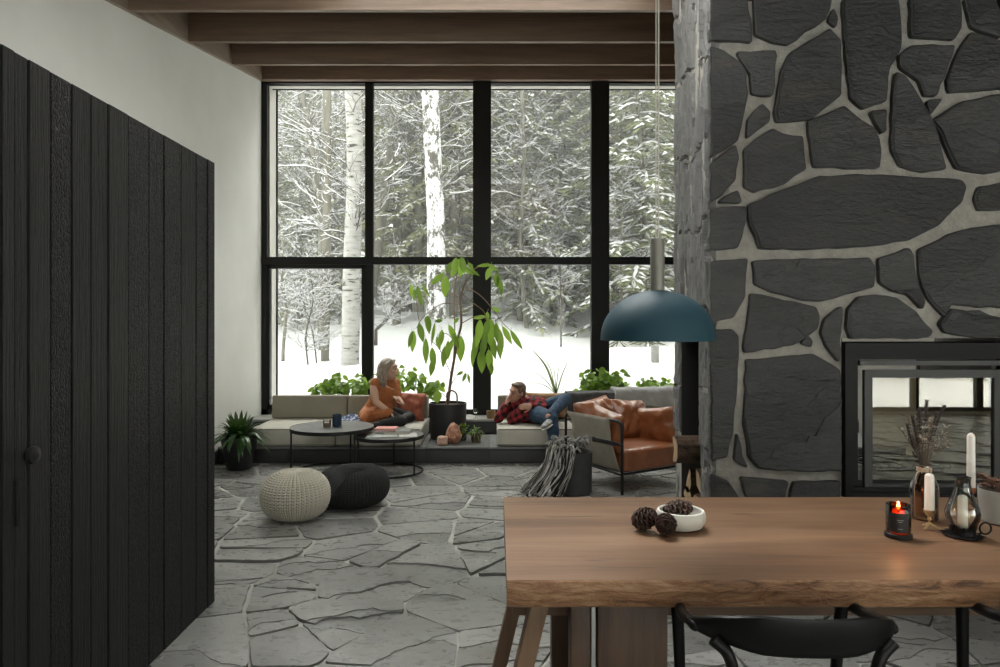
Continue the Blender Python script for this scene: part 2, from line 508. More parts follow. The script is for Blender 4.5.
# ---- ceiling deck and beams
def slope_slab(g, x0, x1, y0, y1, dz0, dz1):
    vs = []
    for x in (x0, x1):
        for y in (y0, y1):
            for dz in (dz0, dz1): vs.append((x, y, roofz(y) + dz))
    g.add(vs, [(0, 1, 3, 2), (4, 6, 7, 5), (0, 4, 5, 1), (2, 3, 7, 6), (0, 2, 6, 4), (1, 5, 7, 3)])
FILL2X0, FILL2X1, FILL2Y0, FILL2Y1 = -1.3, 1.15, 3.2, 5.3        # second unseen deck opening, added to brighten the open floor
FILL1X0, FILL1X1, FILL1Y0, FILL1Y1 = -1.6, 6.5, .0, .75      # unseen, unglazed deck opening added to brighten the dining side
g = G(); slope_slab(g, XL - .25, XR + .25, FILL1Y1, FILL2Y0, .30, .5); slope_slab(g, XL - .25, XR + .25, FILL2Y1, YW + .6, .30, .5); slope_slab(g, XL - .25, FILL2X0, FILL2Y0, FILL2Y1, .30, .5); slope_slab(g, FILL2X1, XR + .25, FILL2Y0, FILL2Y1, .30, .5); slope_slab(g, XL - .25, XR + .25, YB - .3, FILL1Y0, .30, .5)
slope_slab(g, XL - .25, FILL1X0, FILL1Y0, FILL1Y1, .30, .5); slope_slab(g, FILL1X1, XR + .25, FILL1Y0, FILL1Y1, .30, .5); st('ceiling', g, M['deck'], smooth=False)
g = G(); slope_slab(g, XL, XL + .04, YB, YW, .0, .30); st('trim_1', g, M['ledger'], smooth=False)
for i in range(-7, 4):
    y = 5.51 + 1.077 * i if i < 3 else 8.70
    g = G(); z = roofz(y) if i < 3 else 4.49
    x0 = XL + .04
    if i == 3: g.box2((x0 - .04, y - .03, z), (WX1 + .3, y + .045, z + .33))
    elif 5.51 + 1.077 * i > YE0 - .05 and y < YE1: g.box2((x0, y, z), (XE + .05, y + .045, z + .3))
    else: g.box2((x0, y, z), (XR, y + .045, z + .3))
    o = st('ceiling_beam', g, M['beam'], smooth=False)

# ---- platform / ledge along the window
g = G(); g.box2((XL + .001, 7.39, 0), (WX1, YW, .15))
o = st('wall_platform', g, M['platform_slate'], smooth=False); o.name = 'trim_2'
g = G()
xs = [XL + .002, -2.2, -1.45, -.75, -.08, .63, 1.35, 2.1, 2.9, 3.6, WX1]
for a, b in zip(xs, xs[1:]):
    g.rbox(((a + b) / 2, 7.384, .072), (b - a - .012, .014, .125), .003, 1)
st('trim_3', g, M['platform_slate'], smooth=False)
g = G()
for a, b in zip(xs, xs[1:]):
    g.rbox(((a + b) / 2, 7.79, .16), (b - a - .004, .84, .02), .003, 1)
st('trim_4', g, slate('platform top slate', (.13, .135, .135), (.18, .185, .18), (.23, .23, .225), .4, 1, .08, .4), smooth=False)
g = G(); g.box2((XL + .002, 8.34, .17), (WX1, YW, .30)); st('trim_5', g, M['platform_slate'], smooth=False)
g = G(); g.rbox(((XL + WX1) / 2 + .001, 8.54, .315), (WX1 - XL - .004, .42, .03), .006, 1)
st('trim_6', g, simple('pale stone sill', (.36, .36, .34), .45, c2=(.3, .3, .29), bump=.1), smooth=False)
# baseboard behind the plant at the left
g = G(); g.box2((XL, 3.8, 0), (XL + .015, 7.38, .14)); st('baseboard_left', g, simple('dark baseboard', (.03, .03, .03), .5), smooth=False)

# ---- big window
wr = G(); k = 8.75 / 700
def wx(px): return (px - VX) * k
def wz(py): return EYE - (py - VY) * k
win = bpy.data.objects.new('window_1', None); COL.objects.link(win); win['kind'] = 'structure'; WM[win.name] = Matrix.Identity(4)
g = G(); fy0, fy1 = YW - .0, YW + .09
zb, zt = .33, wz(78.8); xl = XL + .001
tz0, tz1 = wz(264.5), wz(257)
g.box2((xl, fy0, zt - .055), (WX1, fy1, zt)); g.box2((xl, fy0, zb), (WX1, fy1, zb + .06))
g.box2((xl, fy0, zb), (wx(267), fy1, zt)); g.box2((WX1 - .06, fy0, zb), (WX1, fy1, zt))
MU = [(365, 373), (473, 491), (591, 609), (710, 727)]
for a, b in MU: g.box2((wx(a), fy0 - (.0 if b - a < 12 else .03), zb), (wx(b), fy1, zt))
g.box2((xl, fy0 - .012, tz0), (WX1, fy1, tz1))
st_ = g.build('window_frame', M['window_black'], win, smooth=False)
# operable sash in the lower left bay
g = G(); a, b = wx(267), wx(365)
g.box2((a, fy0 + .01, tz0 - .05), (b, fy1, tz0)); g.box2((a, fy0 + .01, zb + .06), (b, fy1, zb + .12))
g.box2((a, fy0 + .01, zb + .06), (a + .03, fy1, tz0)); g.box2((b - .045, fy0 + .01, zb + .06), (b, fy1, tz0))
g.build('sash', M['window_black'], win, smooth=False)
edges = [wx(267)] + [v for m_ in MU for v in (wx(m_[0]), wx(m_[1]))] + [WX1 - .06]
for i in range(0, len(edges), 2):
    for z0, z1 in ((zb + .06, tz0), (tz1, zt - .055)):
        g = G(); g.add([(edges[i], YW + .05, z0), (edges[i + 1], YW + .05, z0), (edges[i + 1], YW + .05, z1), (edges[i], YW + .05, z1)], [(0, 1, 2, 3)])
        g.build('pane', M['glass'], win, smooth=False)
# exterior reveals around the window: pale boards with a dark edge strip
g = G()
g.box2((wx(262), fy1, zb), (wx(267.4), YW + .36, zt)); g.box2((wx(262), fy1, zt - .062), (WX1, YW + .20, zt + .05))
st('trim_7', g, M['reveal'], smooth=False)
g = G(); g.box2((wx(267.4) - .01, YW + .345, zb), (wx(267.4) + .017, YW + .375, zt)); g.box2((wx(267), YW + .20, zt - .072), (WX1, YW + .22, zt - .056))
st('trim_8', g, M['window_black'], smooth=False)
# back window
win2 = bpy.data.objects.new('window_2', None); COL.objects.link(win2); win2['kind'] = 'structure'; WM[win2.name] = Matrix.Identity(4)
g = G(); g.box2((BX0, YB - .1, BZ0), (BX1, YB, BZ0 + .06)); g.box2((BX0, YB - .1, BZ1 - .06), (BX1, YB, BZ1))
n = 9
for i in range(n + 1):
    x = BX0 + (BX1 - BX0) * i / n; g.box2((x - .05, YB - .1, BZ0), (x + .05, YB, BZ1))
g.build('window_frame', M['window_black'], win2, smooth=False)
g = G(); g.add([(BX0, YB - .05, BZ0), (BX1, YB - .05, BZ0), (BX1, YB - .05, BZ1), (BX0, YB - .05, BZ1)], [(0, 3, 2, 1)])
g.build('pane', glassy('clear glass', (.95, .97, .95), .8), win2, smooth=False)

# ================================================================== CHARRED WOOD CLOSET
t = NT('charred wood'); co = t.coord((1, 1, 1)); gm = t.n('ShaderNodeNewGeometry')
cs = t.coord((1, 3.4, 1.3))
ri = gm.outputs['Random Per Island']
alli = t.voro(cs, 34, 'DISTANCE_TO_EDGE'); alli = t.math('MINIMUM', t.math('MULTIPLY', alli, 5), .8)
gr = t.noise(t.coord((1, 14, .35)), 9, 8, .65, .6)
sel = t.math('GREATER_THAN', t.math('FRACT', t.math('MULTIPLY', ri, 7.31)), .5)
h = t.math('ADD', t.math('MULTIPLY', t.math('MULTIPLY', alli, sel), .7), gr)
c = t.ramp(gr, [(.35, (.005, .005, .0045)), (.62, (.016, .016, .015)), (.8, (.042, .042, .039))])
c = t.mix(1.0, c, t.n_rgb(t.math('MULTIPLY_ADD', ri, .7, .6)), 'MULTIPLY')
M['charred'] = t.set(c, t.math('MULTIPLY_ADD', gr, .3, .35), 0, .3, t.bump(h, 1.0, .03))
CX = -1.496
clo = thing('wood_clad_closet', 'tall black closet clad in charred vertical boards, left of the room', 'closet', (CX - .72, 2.2, 0))
pxs = [-60, -42, -18, 2, 16, 30, 52, 73, 92, 109, 129, 150, 165, 182, 197, 208, 215]
ys = [-CX * 700 / (VX - p) for p in pxs]; ys = [.6, .85, 1.1, 1.35, 1.55, 1.7] + ys[0:]
ys = sorted(set(round(y, 4) for y in ys)); g = G(); rc = random.Random(3)
for a, b in zip(ys, ys[1:]):
    dx = rc.uniform(0, .006)
    g.rbox((CX - .012 - dx / 2 + .0, (a + b) / 2, 1.175), (.024 - dx, b - a - .005, 2.33), .003, 1)
g.build('front_boards', M['charred'], clo, world=True, smooth=False)
g = G(); x = CX - .03
while x > XL + .1:
    w = min(rc.uniform(.1, .17), x - XL - .006); g.rbox((x - w / 2, ys[-1] - .0, 1.175), (w - .004, .024, 2.33), .003, 1); x -= w
g.build('end_boards', M['charred'], clo, world=True, smooth=False)
g = G(); g.box2((XL + .005, ys[0], .012), (CX - .026, ys[-1] - .013, 2.325)); g.build('carcass', simple('closet core', (.01, .01, .01), .8), clo, world=True, smooth=False)
p = W(28, 455, -CX * 700 / (VX - 28))
g = G(); g.lathe([(0, 0), (.022, 0), (.030, .012), (.028, .024), (.014, .03), (.012, .002), (0, .0)][:5] + [(.004, .034)], (CX, p.y, p.z), 14, M=Matrix.Rotation(R(90), 3, 'Y'))
g.build('knob', simple('burnt black knob', (.006, .006, .006), .4), clo, world=True)
p = W(17.5, 503, -CX * 700 / (VX - 17.5))
g = G(); g.rbox((CX + .001, p.y, p.z), (.012, .022, .145), .004, 2)
g.build('recessed_pull', M['window_black'], clo, world=True)

# ================================================================== STONE CHIMNEY
FX0, FX1, FZ0, FZ1 = 2.128, 3.24, .42, 1.365
ch = thing('stone_chimney', 'broad chimney of irregular dark slate stones with pale mortar', 'chimney', ((XE + 4.6) / 2, 4.75, 0))
XE2 = 4.6; H = 4.3
NY0, NY1, NZ0, NZ1 = 4.54, 5.035, .12, 1.38
g = G(); o_ = .03
def zt_(y): return roofz(y) + .30
def pillar(x0, x1, y0, y1, z0, z1=None):
    vs = []
    for x in (x0, x1):
        for y in (y0, y1):
            vs += [(x, y, z0), (x, y, z1 if z1 is not None else zt_(y))]
    g.add(vs, [(0, 1, 3, 2), (4, 6, 7, 5), (0, 4, 5, 1), (2, 3, 7, 6), (0, 2, 6, 4), (1, 5, 7, 3)])
F = YE0 + .02; SX = XE + .03
pillar(SX, XE2, F, YE1 - .02, FZ1 + .03)                 # above everything
pillar(SX, FX0 + .0, F, NY0, 0, FZ1 + .03)               # front pier beside the niche
pillar(SX, FX0, NY1, YE1 - .02, 0, FZ1 + .03)            # rear pier
pillar(SX + .62, FX0, NY0, NY1, 0, FZ1 + .03)            # niche back
pillar(SX, SX + .62, NY0, NY1, 0, .10)                   # niche floor
pillar(FX1, XE2, F, YE1 - .02, 0, FZ1 + .03)
pillar(FX0, FX1, F, YE1 - .02, 0, FZ0)
g.build('mortar', M['mortar'], ch, world=True, smooth=False)
A = """133,0 228,0 240,60 243,112 133,108|250,0 455,0 440,50 340,118 300,112 255,92|462,25 472,50 468,72 448,55
133,125 165,135 215,170 228,190 232,250 222,300 205,375 140,415 133,420|205,140 305,138 308,150 298,255 245,250 242,200
345,145 450,80 478,110 480,180 478,255 400,318 310,325 305,300 325,190|488,0 635,0 642,95 640,130 610,180 600,270 540,290 508,262 495,150
666,0 798,0 800,75 782,105 668,98|812,0 888,0 907,40 907,100 880,90 830,72|637,150 668,125 782,124 735,255 705,255 690,215 640,180
830,88 907,112 1000,130 1000,235 870,238 770,246 765,215 800,130|235,320 270,280 290,300 288,325 232,368
300,345 325,358 380,365 388,450 330,490 250,512 225,498 225,400 260,370|395,325 490,285 530,320 570,345 585,400 580,448 410,445
560,300 600,295 598,350 590,355|628,195 650,205 690,265 712,300 738,360 760,450 700,458 640,442 618,400 620,260|712,270 750,265 720,305
722,325 800,275 907,255 1000,258 1000,435 870,462 790,448 770,410 745,350|133,440 200,388 208,420 198,480 162,522 133,538|155,540 205,510 215,540
235,548 330,508 420,474 520,468 640,473 700,478 800,483 812,500 800,540 740,600 660,640 560,655 420,662 300,664 265,662 240,600
133,560 228,553 230,580 205,660 160,665 133,665|850,500 907,490 1000,480 1000,550 850,560 840,530
905,-10 1000,-40 1000,100 935,80 912,30""".replace('\n', '|').split('|')
B = """180,78 330,74 465,70 478,92 475,140 430,152 345,175 300,172 225,152 185,133|75,80 165,72 160,110 158,165 130,215 75,228
175,158 230,168 335,192 343,215 338,243 280,282 160,302 157,290|415,195 440,167 480,162 535,170 580,202 622,250 615,262 560,268 420,267 411,240
348,253 357,222 397,190 393,250 391,325 362,288|300,280 315,262 325,275 322,288|490,72 562,46 572,62 577,112 600,178 596,194 562,158 522,148 493,130
590,50 665,12 700,2 800,-12 900,-15 900,178 800,192 705,186 668,182 652,212 612,168 592,110|640,232 668,196 800,220 900,225 900,262 740,266 652,252
165,322 270,313 328,308 392,346 394,470 393,592 290,594 192,586 170,560 158,480 162,420|75,247 128,247 143,262 143,310 138,400 128,500 114,558 75,567
141,505 152,560 166,586 134,568|75,602 118,622 148,668 75,700|150,612 265,622 250,700 190,700 162,655|280,624 394,622 394,700 268,700""".replace('\n', '|').split('|')
g = G(); rs = random.Random(5); kd = YE0 / 700
def stone(poly, bev=.008, th=.03, jit=.006):
    """poly in wall coordinates (x, z)"""
    pts = [Vector(p) for p in poly]; n = len(pts)
    ar = sum(pts[i].x * pts[(i + 1) % n].y - pts[(i + 1) % n].x * pts[i].y for i in range(n))
    if ar < 0: pts = pts[::-1]
    out = []
    for i in range(n):
        p, q, r_ = pts[i - 1], pts[i], pts[(i + 1) % n]
        rr = min(.012, (q - p).length * .25, (r_ - q).length * .25)
        a = q + (p - q).normalized() * rr; b = q + (r_ - q).normalized() * rr
        out += [a, (a + b + q * 2) / 4, b]
        L = (r_ - q).length; k_ = int(L / .06)
        for t_ in range(1, k_):
            e = q + (r_ - q) * t_ / k_
            if (e - b).length > .02 and (r_ - e).length > .03: out.append(e + Vector((rs.uniform(-jit, jit), rs.uniform(-jit, jit))))
    c = sum(out, Vector((0, 0))) / len(out); tx, ty, h_ = rs.uniform(-.03, .03), rs.uniform(-.03, .03), rs.uniform(0, .012)
    z1 = lambda x, y: th + h_ + (x - c.x) * tx + (y - c.y) * ty
    o = Vector((0, F, 0)); rings = []; ex, ey, ez = X_, Z_, Vector((0, -1, 0))
    nn = len(out)
    def off(k_):
        res = []
        for i in range(nn):
            a = (out[i] - out[i - 1]).normalized(); b = (out[(i + 1) % nn] - out[i]).normalized()
            m_ = Vector((-a.y - b.y, a.x + b.x)); m_ = m_.normalized() if m_.length > 1e-6 else Vector((0, 0))
            res.append(out[i] + m_ * k_)
        return res
    for kk, zz in ((-.006, lambda x, y: -.01), (-.006, lambda x, y: z1(x, y) - bev), (-.004, lambda x, y: z1(x, y) - bev * .3), (.002, z1)):
        rings.append([o + ex * p.x + ey * p.y + ez * zz(p.x, p.y) for p in off(kk)])
    g.loft([r_[::-1] for r_ in rings], True, True)
    if nn > 8:
        inn = off(.006); size = max((p - c).length for p in out); lv = 0
        for q_ in range(3 if size > .3 else 1):
            if size > .12 and rs.random() < .75:
                fk = flake(inn, c, rs, size / .3)
                if fk:
                    lv += rs.uniform(.003, .006)
                    for_z = lambda x, y, v=lv: z1(x, y) + v
                    g.loft([[o + ex * p.x + ey * p.y + ez * z_ for p in fk][::-1] for z_ in ()] or [[o + ex * p.x + ey * p.y + ez * (z1(p.x, p.y) - .01) for p in fk][::-1], [o + ex * p.x + ey * p.y + ez * for_z(p.x, p.y) for p in fk][::-1]], True, True)
def px2w(px, py): return ((px - VX) * kd, EYE - (py - VY) * kd)
for s_ in A:
    if s_.strip(): stone([px2w(660 + float(q.split(',')[0]) / 2.668, float(q.split(',')[1]) / 2.668) for q in s_.split()])
for s_ in B:
    if s_.strip(): stone([px2w(680 + float(q.split(',')[0]) / 2.472, 230 + float(q.split(',')[1]) / 2.472) for q in s_.split()])
zf = EYE + VY * kd; xf = (1035 - VX) * kd
def fill(x0, x1, z0, z1, cell):
    if x1 - x0 < .1 or z1 - z0 < .1: return
    for a, poly in voronoi(x0, x1, z0, z1, cell, rs):
        s2 = soften(poly, .016, rs, .004, .08)
        if s2: stone([tuple(p) for p in s2], jit=.0)
fill(XE + .01, 4.59, zf + .01, 4.05, .36)
fill(xf, 4.59, FZ1 + .02, zf, .4)
fill(XE + .01, FX0 - .01, .0, EYE - (513 - VY) * kd, .33); fill(FX0 - .01, FX1 + .01, 0, FZ0 - .01, .3); fill(FX1 + .02, 4.59, 0, FZ1 + .0, .4)
g.build('stones', M['slate'], ch, world=True, smooth=False)
# the split ends of the slabs on the left flank: real relief, open at the firewood niche
g = G()
def flank(y0, y1, z0, z1, ny, nz, seed):
    vs = []; fs = []
    for i in range(ny + 1):
        for j in range(nz + 1):
            y = y0 + (y1 - y0) * i / ny; z = z0 + (z1 - z0) * j / nz
            q = mnoise.noise(Vector((seed, y * 9, z * 1.1))) + .55 * mnoise.noise(Vector((seed + 4, y * 24, z * 2.6))) + .25 * mnoise.noise(Vector((seed, y * 50, z * 14)))
            q = math.floor(q * 5) / 5 * .8 + q * .25
            ridge = abs(mnoise.noise(Vector((seed + 9, y * 7 + .6 * mnoise.noise(Vector((z * 2, 1, 1))), z * .5))))
            d = .028 * q - (.05 * max(0, 1 - ridge / .045))
            edge = min(i, ny - i)
            if edge == 0: d = min(d, .005) - .004
            # slab joints every so often up the flank
            jn = (z * 1.9 + .25 * mnoise.noise(Vector((y * 4, z, 3)))) % 1.0
            if jn < .035: d -= .03
            if z < .7: d -= .012
            vs.append((XE + .012 - d, y, min(z, zt_(y))))
    for i in range(ny):
        for j in range(nz):
            a = i * (nz + 1) + j; fs.append((a, a + 1, a + nz + 2, a + nz + 1))
    g.add(vs, fs)
    # skirts closing the relief to the masonry
    for rng in ([i * (nz + 1) for i in range(ny + 1)], [i * (nz + 1) + nz for i in range(ny + 1)], list(range(nz + 1)), [ny * (nz + 1) + j for j in range(nz + 1)]):
        p = [vs[k_] for k_ in rng]; r2 = [(SX + .02, q[1], q[2]) for q in p]
        g.loft([p, r2], closed=False, caps=False)
flank(YE0 + .005, YE1, NZ1, 4.42, 36, 150, 1.3)
flank(YE0 + .005, NY0, 0, NZ1, 12, 70, 1.3); flank(NY1, YE1, 0, NZ1, 8, 70, 1.3)
g.build('split_flank', M['slate_side'], ch, world=True, smooth=False)
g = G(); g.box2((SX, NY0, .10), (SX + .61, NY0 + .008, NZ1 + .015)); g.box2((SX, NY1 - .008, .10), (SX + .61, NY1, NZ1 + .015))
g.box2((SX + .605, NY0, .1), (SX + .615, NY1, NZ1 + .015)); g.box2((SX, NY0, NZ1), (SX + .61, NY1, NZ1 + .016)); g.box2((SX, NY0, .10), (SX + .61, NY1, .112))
g.build('niche_lining', simple('dark niche lining', (.02, .02, .02), .7), ch, world=True, smooth=False)  # thin near-black sheets over the inside faces of the niche

# ---- fireplace insert
fp = thing('fireplace_insert', 'black framed glass fireplace set into the slate wall', 'fireplace', ((FX0 + FX1) / 2, YE0, FZ0))
M['fp_black'] = simple('fireplace black steel', (.006, .006, .006), .45, 0, .2)
M['fp_grey'] = simple('fireplace grey steel', (.045, .045, .045), .45, .2)
def ring(g, x0, x1, z0, z1, w, y0, y1):
    g.box2((x0, y0, z0), (x0 + w, y1, z1)); g.box2((x1 - w, y0, z0), (x1, y1, z1))
    g.box2((x0 + w, y0, z1 - w), (x1 - w, y1, z1)); g.box2((x0 + w, y0, z0), (x1 - w, y1, z0 + w))
g = G(); ring(g, FX0, FX1, FZ0, FZ1, .03, YE0 - .03, YE0 + .3); ring(g, FX0 + .03, FX1 - .03, FZ0 + .03, FZ1 - .03, .03, YE0 - .012, YE0 + .3)
ring(g, FX0 + .06, FX1 - .06, FZ0 + .06, FZ1 - .06, .04, YE0 + .015, YE0 + .3)
g.build('surround', M['fp_black'], fp, world=True, smooth=False)
g = G(); g.box2((FX0 + .105, YE0 - .004, FZ1 - .138), (FX1 - .105, YE0 + .03, FZ1 - .108)); g.build('vent_bar', M['fp_grey'], fp, world=True, smooth=False)
gx0, gx1, gz0, gz1 = 2.307, 3.062, .50, EYE - (378 - VY) * kd
g = G(); ring(g, gx0 - .045, gx1 + .045, gz0 - .05, gz1 + .05, .048, YE0 + .0, YE0 + .03)
dr = g.build('door_frame', M['fp_grey'], fp, world=True, smooth=False)
g = G(); g.box2((gx0 - .002, YE0 + .016, gz0), (gx1 + .002, YE0 + .022, gz1))
g.build('glass', glassy('fireplace glass', (.62, .58, .48), 2.3), fp, world=True, smooth=False)
g = G(); 
g.box2((FX0 + .1, YE0 + .3, FZ0 + .02), (FX1 - .1, YE1 - .05, FZ0 + .08)); g.box2((FX0 + .1, YE0 + .3, FZ1 - .12), (FX1 - .1, YE1 - .05, FZ1 - .05))
g.box2((FX0 + .03, YE0 + .1, FZ0 + .02), (FX0 + .13, YE1 - .05, FZ1 - .05)); g.box2((FX1 - .13, YE0 + .1, FZ0 + .02), (FX1 - .03, YE1 - .05, FZ1 - .05))
g.build('firebox', simple('firebox brick', (.10, .095, .085), .6, c2=(.16, .15, .13), bump=.2, bs=20), fp, world=True, smooth=False)
g = G()
for i in range(7):
    x = 2.45 + i * .08; g.tube([(x, 4.5, .58), (x, 4.53, .545), (x, 4.9, .545), (x, 4.93, .58)], .007, 6)
g.tube([(2.42, 4.6, .535), (2.97, 4.6, .535)], .008, 6); g.tube([(2.42, 4.84, .535), (2.97, 4.84, .535)], .008, 6)
for x in (2.45, 2.93):
    for y in (4.6, 4.84): g.tube([(x, y, .50), (x, y, .535)], .008, 6)
g.build('log_grate', M['fp_black'], fp, world=True)
# rear glazing of the tunnel
g = G(); ring(g, FX0 + .1, FX1 - .1, FZ0 + .05, FZ1 - .1, .04, YE1 - .06, YE1 - .03); g.build('rear_frame', M['fp_black'], fp, world=True, smooth=False)
# ================================================================== DINING TABLE
t = NT('live edge maple')
co = t.coord((.45, 4.5, 4.5)); a = t.noise(co, 1.5, 8, .62, 1.0); b = t.noise(t.coord((.6, 14, 14)), 4, 5, .6, .2)
big = t.noise(t.coord((.8, 1.4, 1)), 1.3, 3)
c = t.ramp(t.math('ADD', t.math('MULTIPLY', a, .7), t.math('MULTIPLY', b, .3)), [(.33, (.070, .032, .014)), (.48, (.140, .072, .036)), (.64, (.20, .115, .062))])
c = t.mix(t.math('MULTIPLY', t.ramp(big, [(.4, (0, 0, 0)), (.6, (1, 1, 1))]), .35), c, (.25, .155, .09))
sp = t.ramp(t.noise(t.coord((1.6, 14, 10)), 1.9, 2, .5, .6), [(.69, (0, 0, 0)), (.73, (1, 1, 1))])
c = t.mix(t.math('MULTIPLY', sp, .8), c, (.05, .028, .016))
M['maple'] = t.set(c, .40, 0, .5, t.bump(b, .12, .003))
t = NT('bark edge maple')
w = t.noise(t.coord((1.6, 3, 7)), 3.2, 7, .68, 1.8); w2 = t.noise(t.coord((3, 4, 9)), 4, 6, .6, 1.0)
c = t.ramp(w, [(.36, (.07, .03, .013)), (.44, (.18, .085, .038)), (.6, (.28, .155, .08)), (.72, (.36, .22, .125))])
M['maple_edge'] = t.set(c, .5, 0, .4, t.bump(w2, .6, .02))
M['trestle'] = wood('trestle wood', (.03, .014, .007), (.06, .03, .015), (.09, .048, .025), 'z', 1.1, .5, .2)
TX0, TX1, TY0, TY1, TZ0, TZ1 = .03, 2.75, 2.023, 2.983, .666, .75
tb = thing('dining_table', 'long live-edge wooden dining table with thick pale brown slab top', 'table', ((TX0 + TX1) / 2, (TY0 + TY1) / 2, 0))
g = G(); nx, ny = 90, 12
def tfront(x, z): return TY0 + .006 * mnoise.noise(Vector((x * 2.2, 0, z * 3))) + .004 * mnoise.noise(Vector((x * 9, 1, z * 8)))
prof = [(0.0, TZ1), (.004, TZ1 - .004)]
def edge_rings(front):
    rings = []
    for i in range(nx + 1):
        x = TX0 + (TX1 - TX0) * i / nx; r_ = []
        for z, ins in ((TZ1, .004), (TZ1 - .005, 0), (TZ1 - .03, -.004), (TZ1 - .055, .0), (TZ0 + .006, .008), (TZ0, .016)):
            r_.append((x, tfront(x, z) + ins, z))
        for z, ins in ((TZ0, .016), (TZ0 + .006, .008), (TZ1 - .03, 0), (TZ1 - .005, 0), (TZ1, .004)):
            r_.append((x, TY1 - ins + .004 * mnoise.noise(Vector((x * 3, 5, z))), z))
        rings.append(r_)
    return rings
g.loft(edge_rings(1), True, True)
top = g.build('tabletop', M['maple'], tb, world=True, smooth=False)
top.data.materials.append(M['maple_edge'])
top.data.update()
for p_ in top.data.polygons:
    if abs(p_.normal.y) > .75 and p_.center.y < 0: p_.material_index = 1
ncorr(top)
g = G(); g.box2((.052, 2.27, .545), (2.62, 2.31, .667)); g.box2((.052, 2.70, .545), (2.62, 2.74, .667)); g.box2((.052, 2.31, .545), (.092, 2.70, .667))
g.build('apron', wood('apron wood', (.06, .03, .015), (.10, .055, .03), (.14, .08, .04), 'x', 1.1, .5, .2), tb, world=True, smooth=False)
def lg(name, a, b, m=M['trestle']):
    g = G(); c = [(a[i] + b[i]) / 2 for i in range(3)]; g.rbox(c, [b[i] - a[i] for i in range(3)], .005, 2); return g.build(name, m, tb, world=True)
lg('leg', (.222, 2.10, 0), (.282, 2.17, .667)); lg('leg', (.302, 2.09, 0), (.512, 2.17, .667))
lg('leg', (.222, 2.82, 0), (.512, 2.90, .667)); lg('leg', (2.2, 2.10, 0), (2.49, 2.18, .667)); lg('leg', (2.2, 2.82, 0), (2.49, 2.90, .667))
g = G(); g.box2((.286, 2.105, 0.0), (.298, 2.165, .667)); tag(g.build('metal_strip', simple('brushed steel strip', (.35, .35, .34), .35, .9), tb, world=True, smooth=False), 'brushed steel strip between the legs')
for y, x1 in ((2.13, .135), (2.86, .15)):
    g = G(); x0 = x1 - .10
    g.add([(x1 - .028, y - .03, .667), (x1 + .028, y - .03, .667), (x1 + .028, y + .03, .667), (x1 - .028, y + .03, .667),
           (x0 - .028 - .06, y - .03, 0), (x0 + .028 - .06, y - .03, 0), (x0 + .028 - .06, y + .03, 0), (x0 - .028 - .06, y + .03, 0)],
          [(0, 1, 2, 3), (7, 6, 5, 4), (0, 4, 5, 1), (1, 5, 6, 2), (2, 6, 7, 3), (3, 7, 4, 0)])
    o = g.build('splayed_leg', wood('splayed leg wood', (.10, .055, .03), (.15, .088, .05), (.2, .125, .075), 'z', 1, .5, .2), tb, world=True, smooth=False)
    bv = o.modifiers.new('b', 'BEVEL'); bv.width = .005; bv.segments = 2

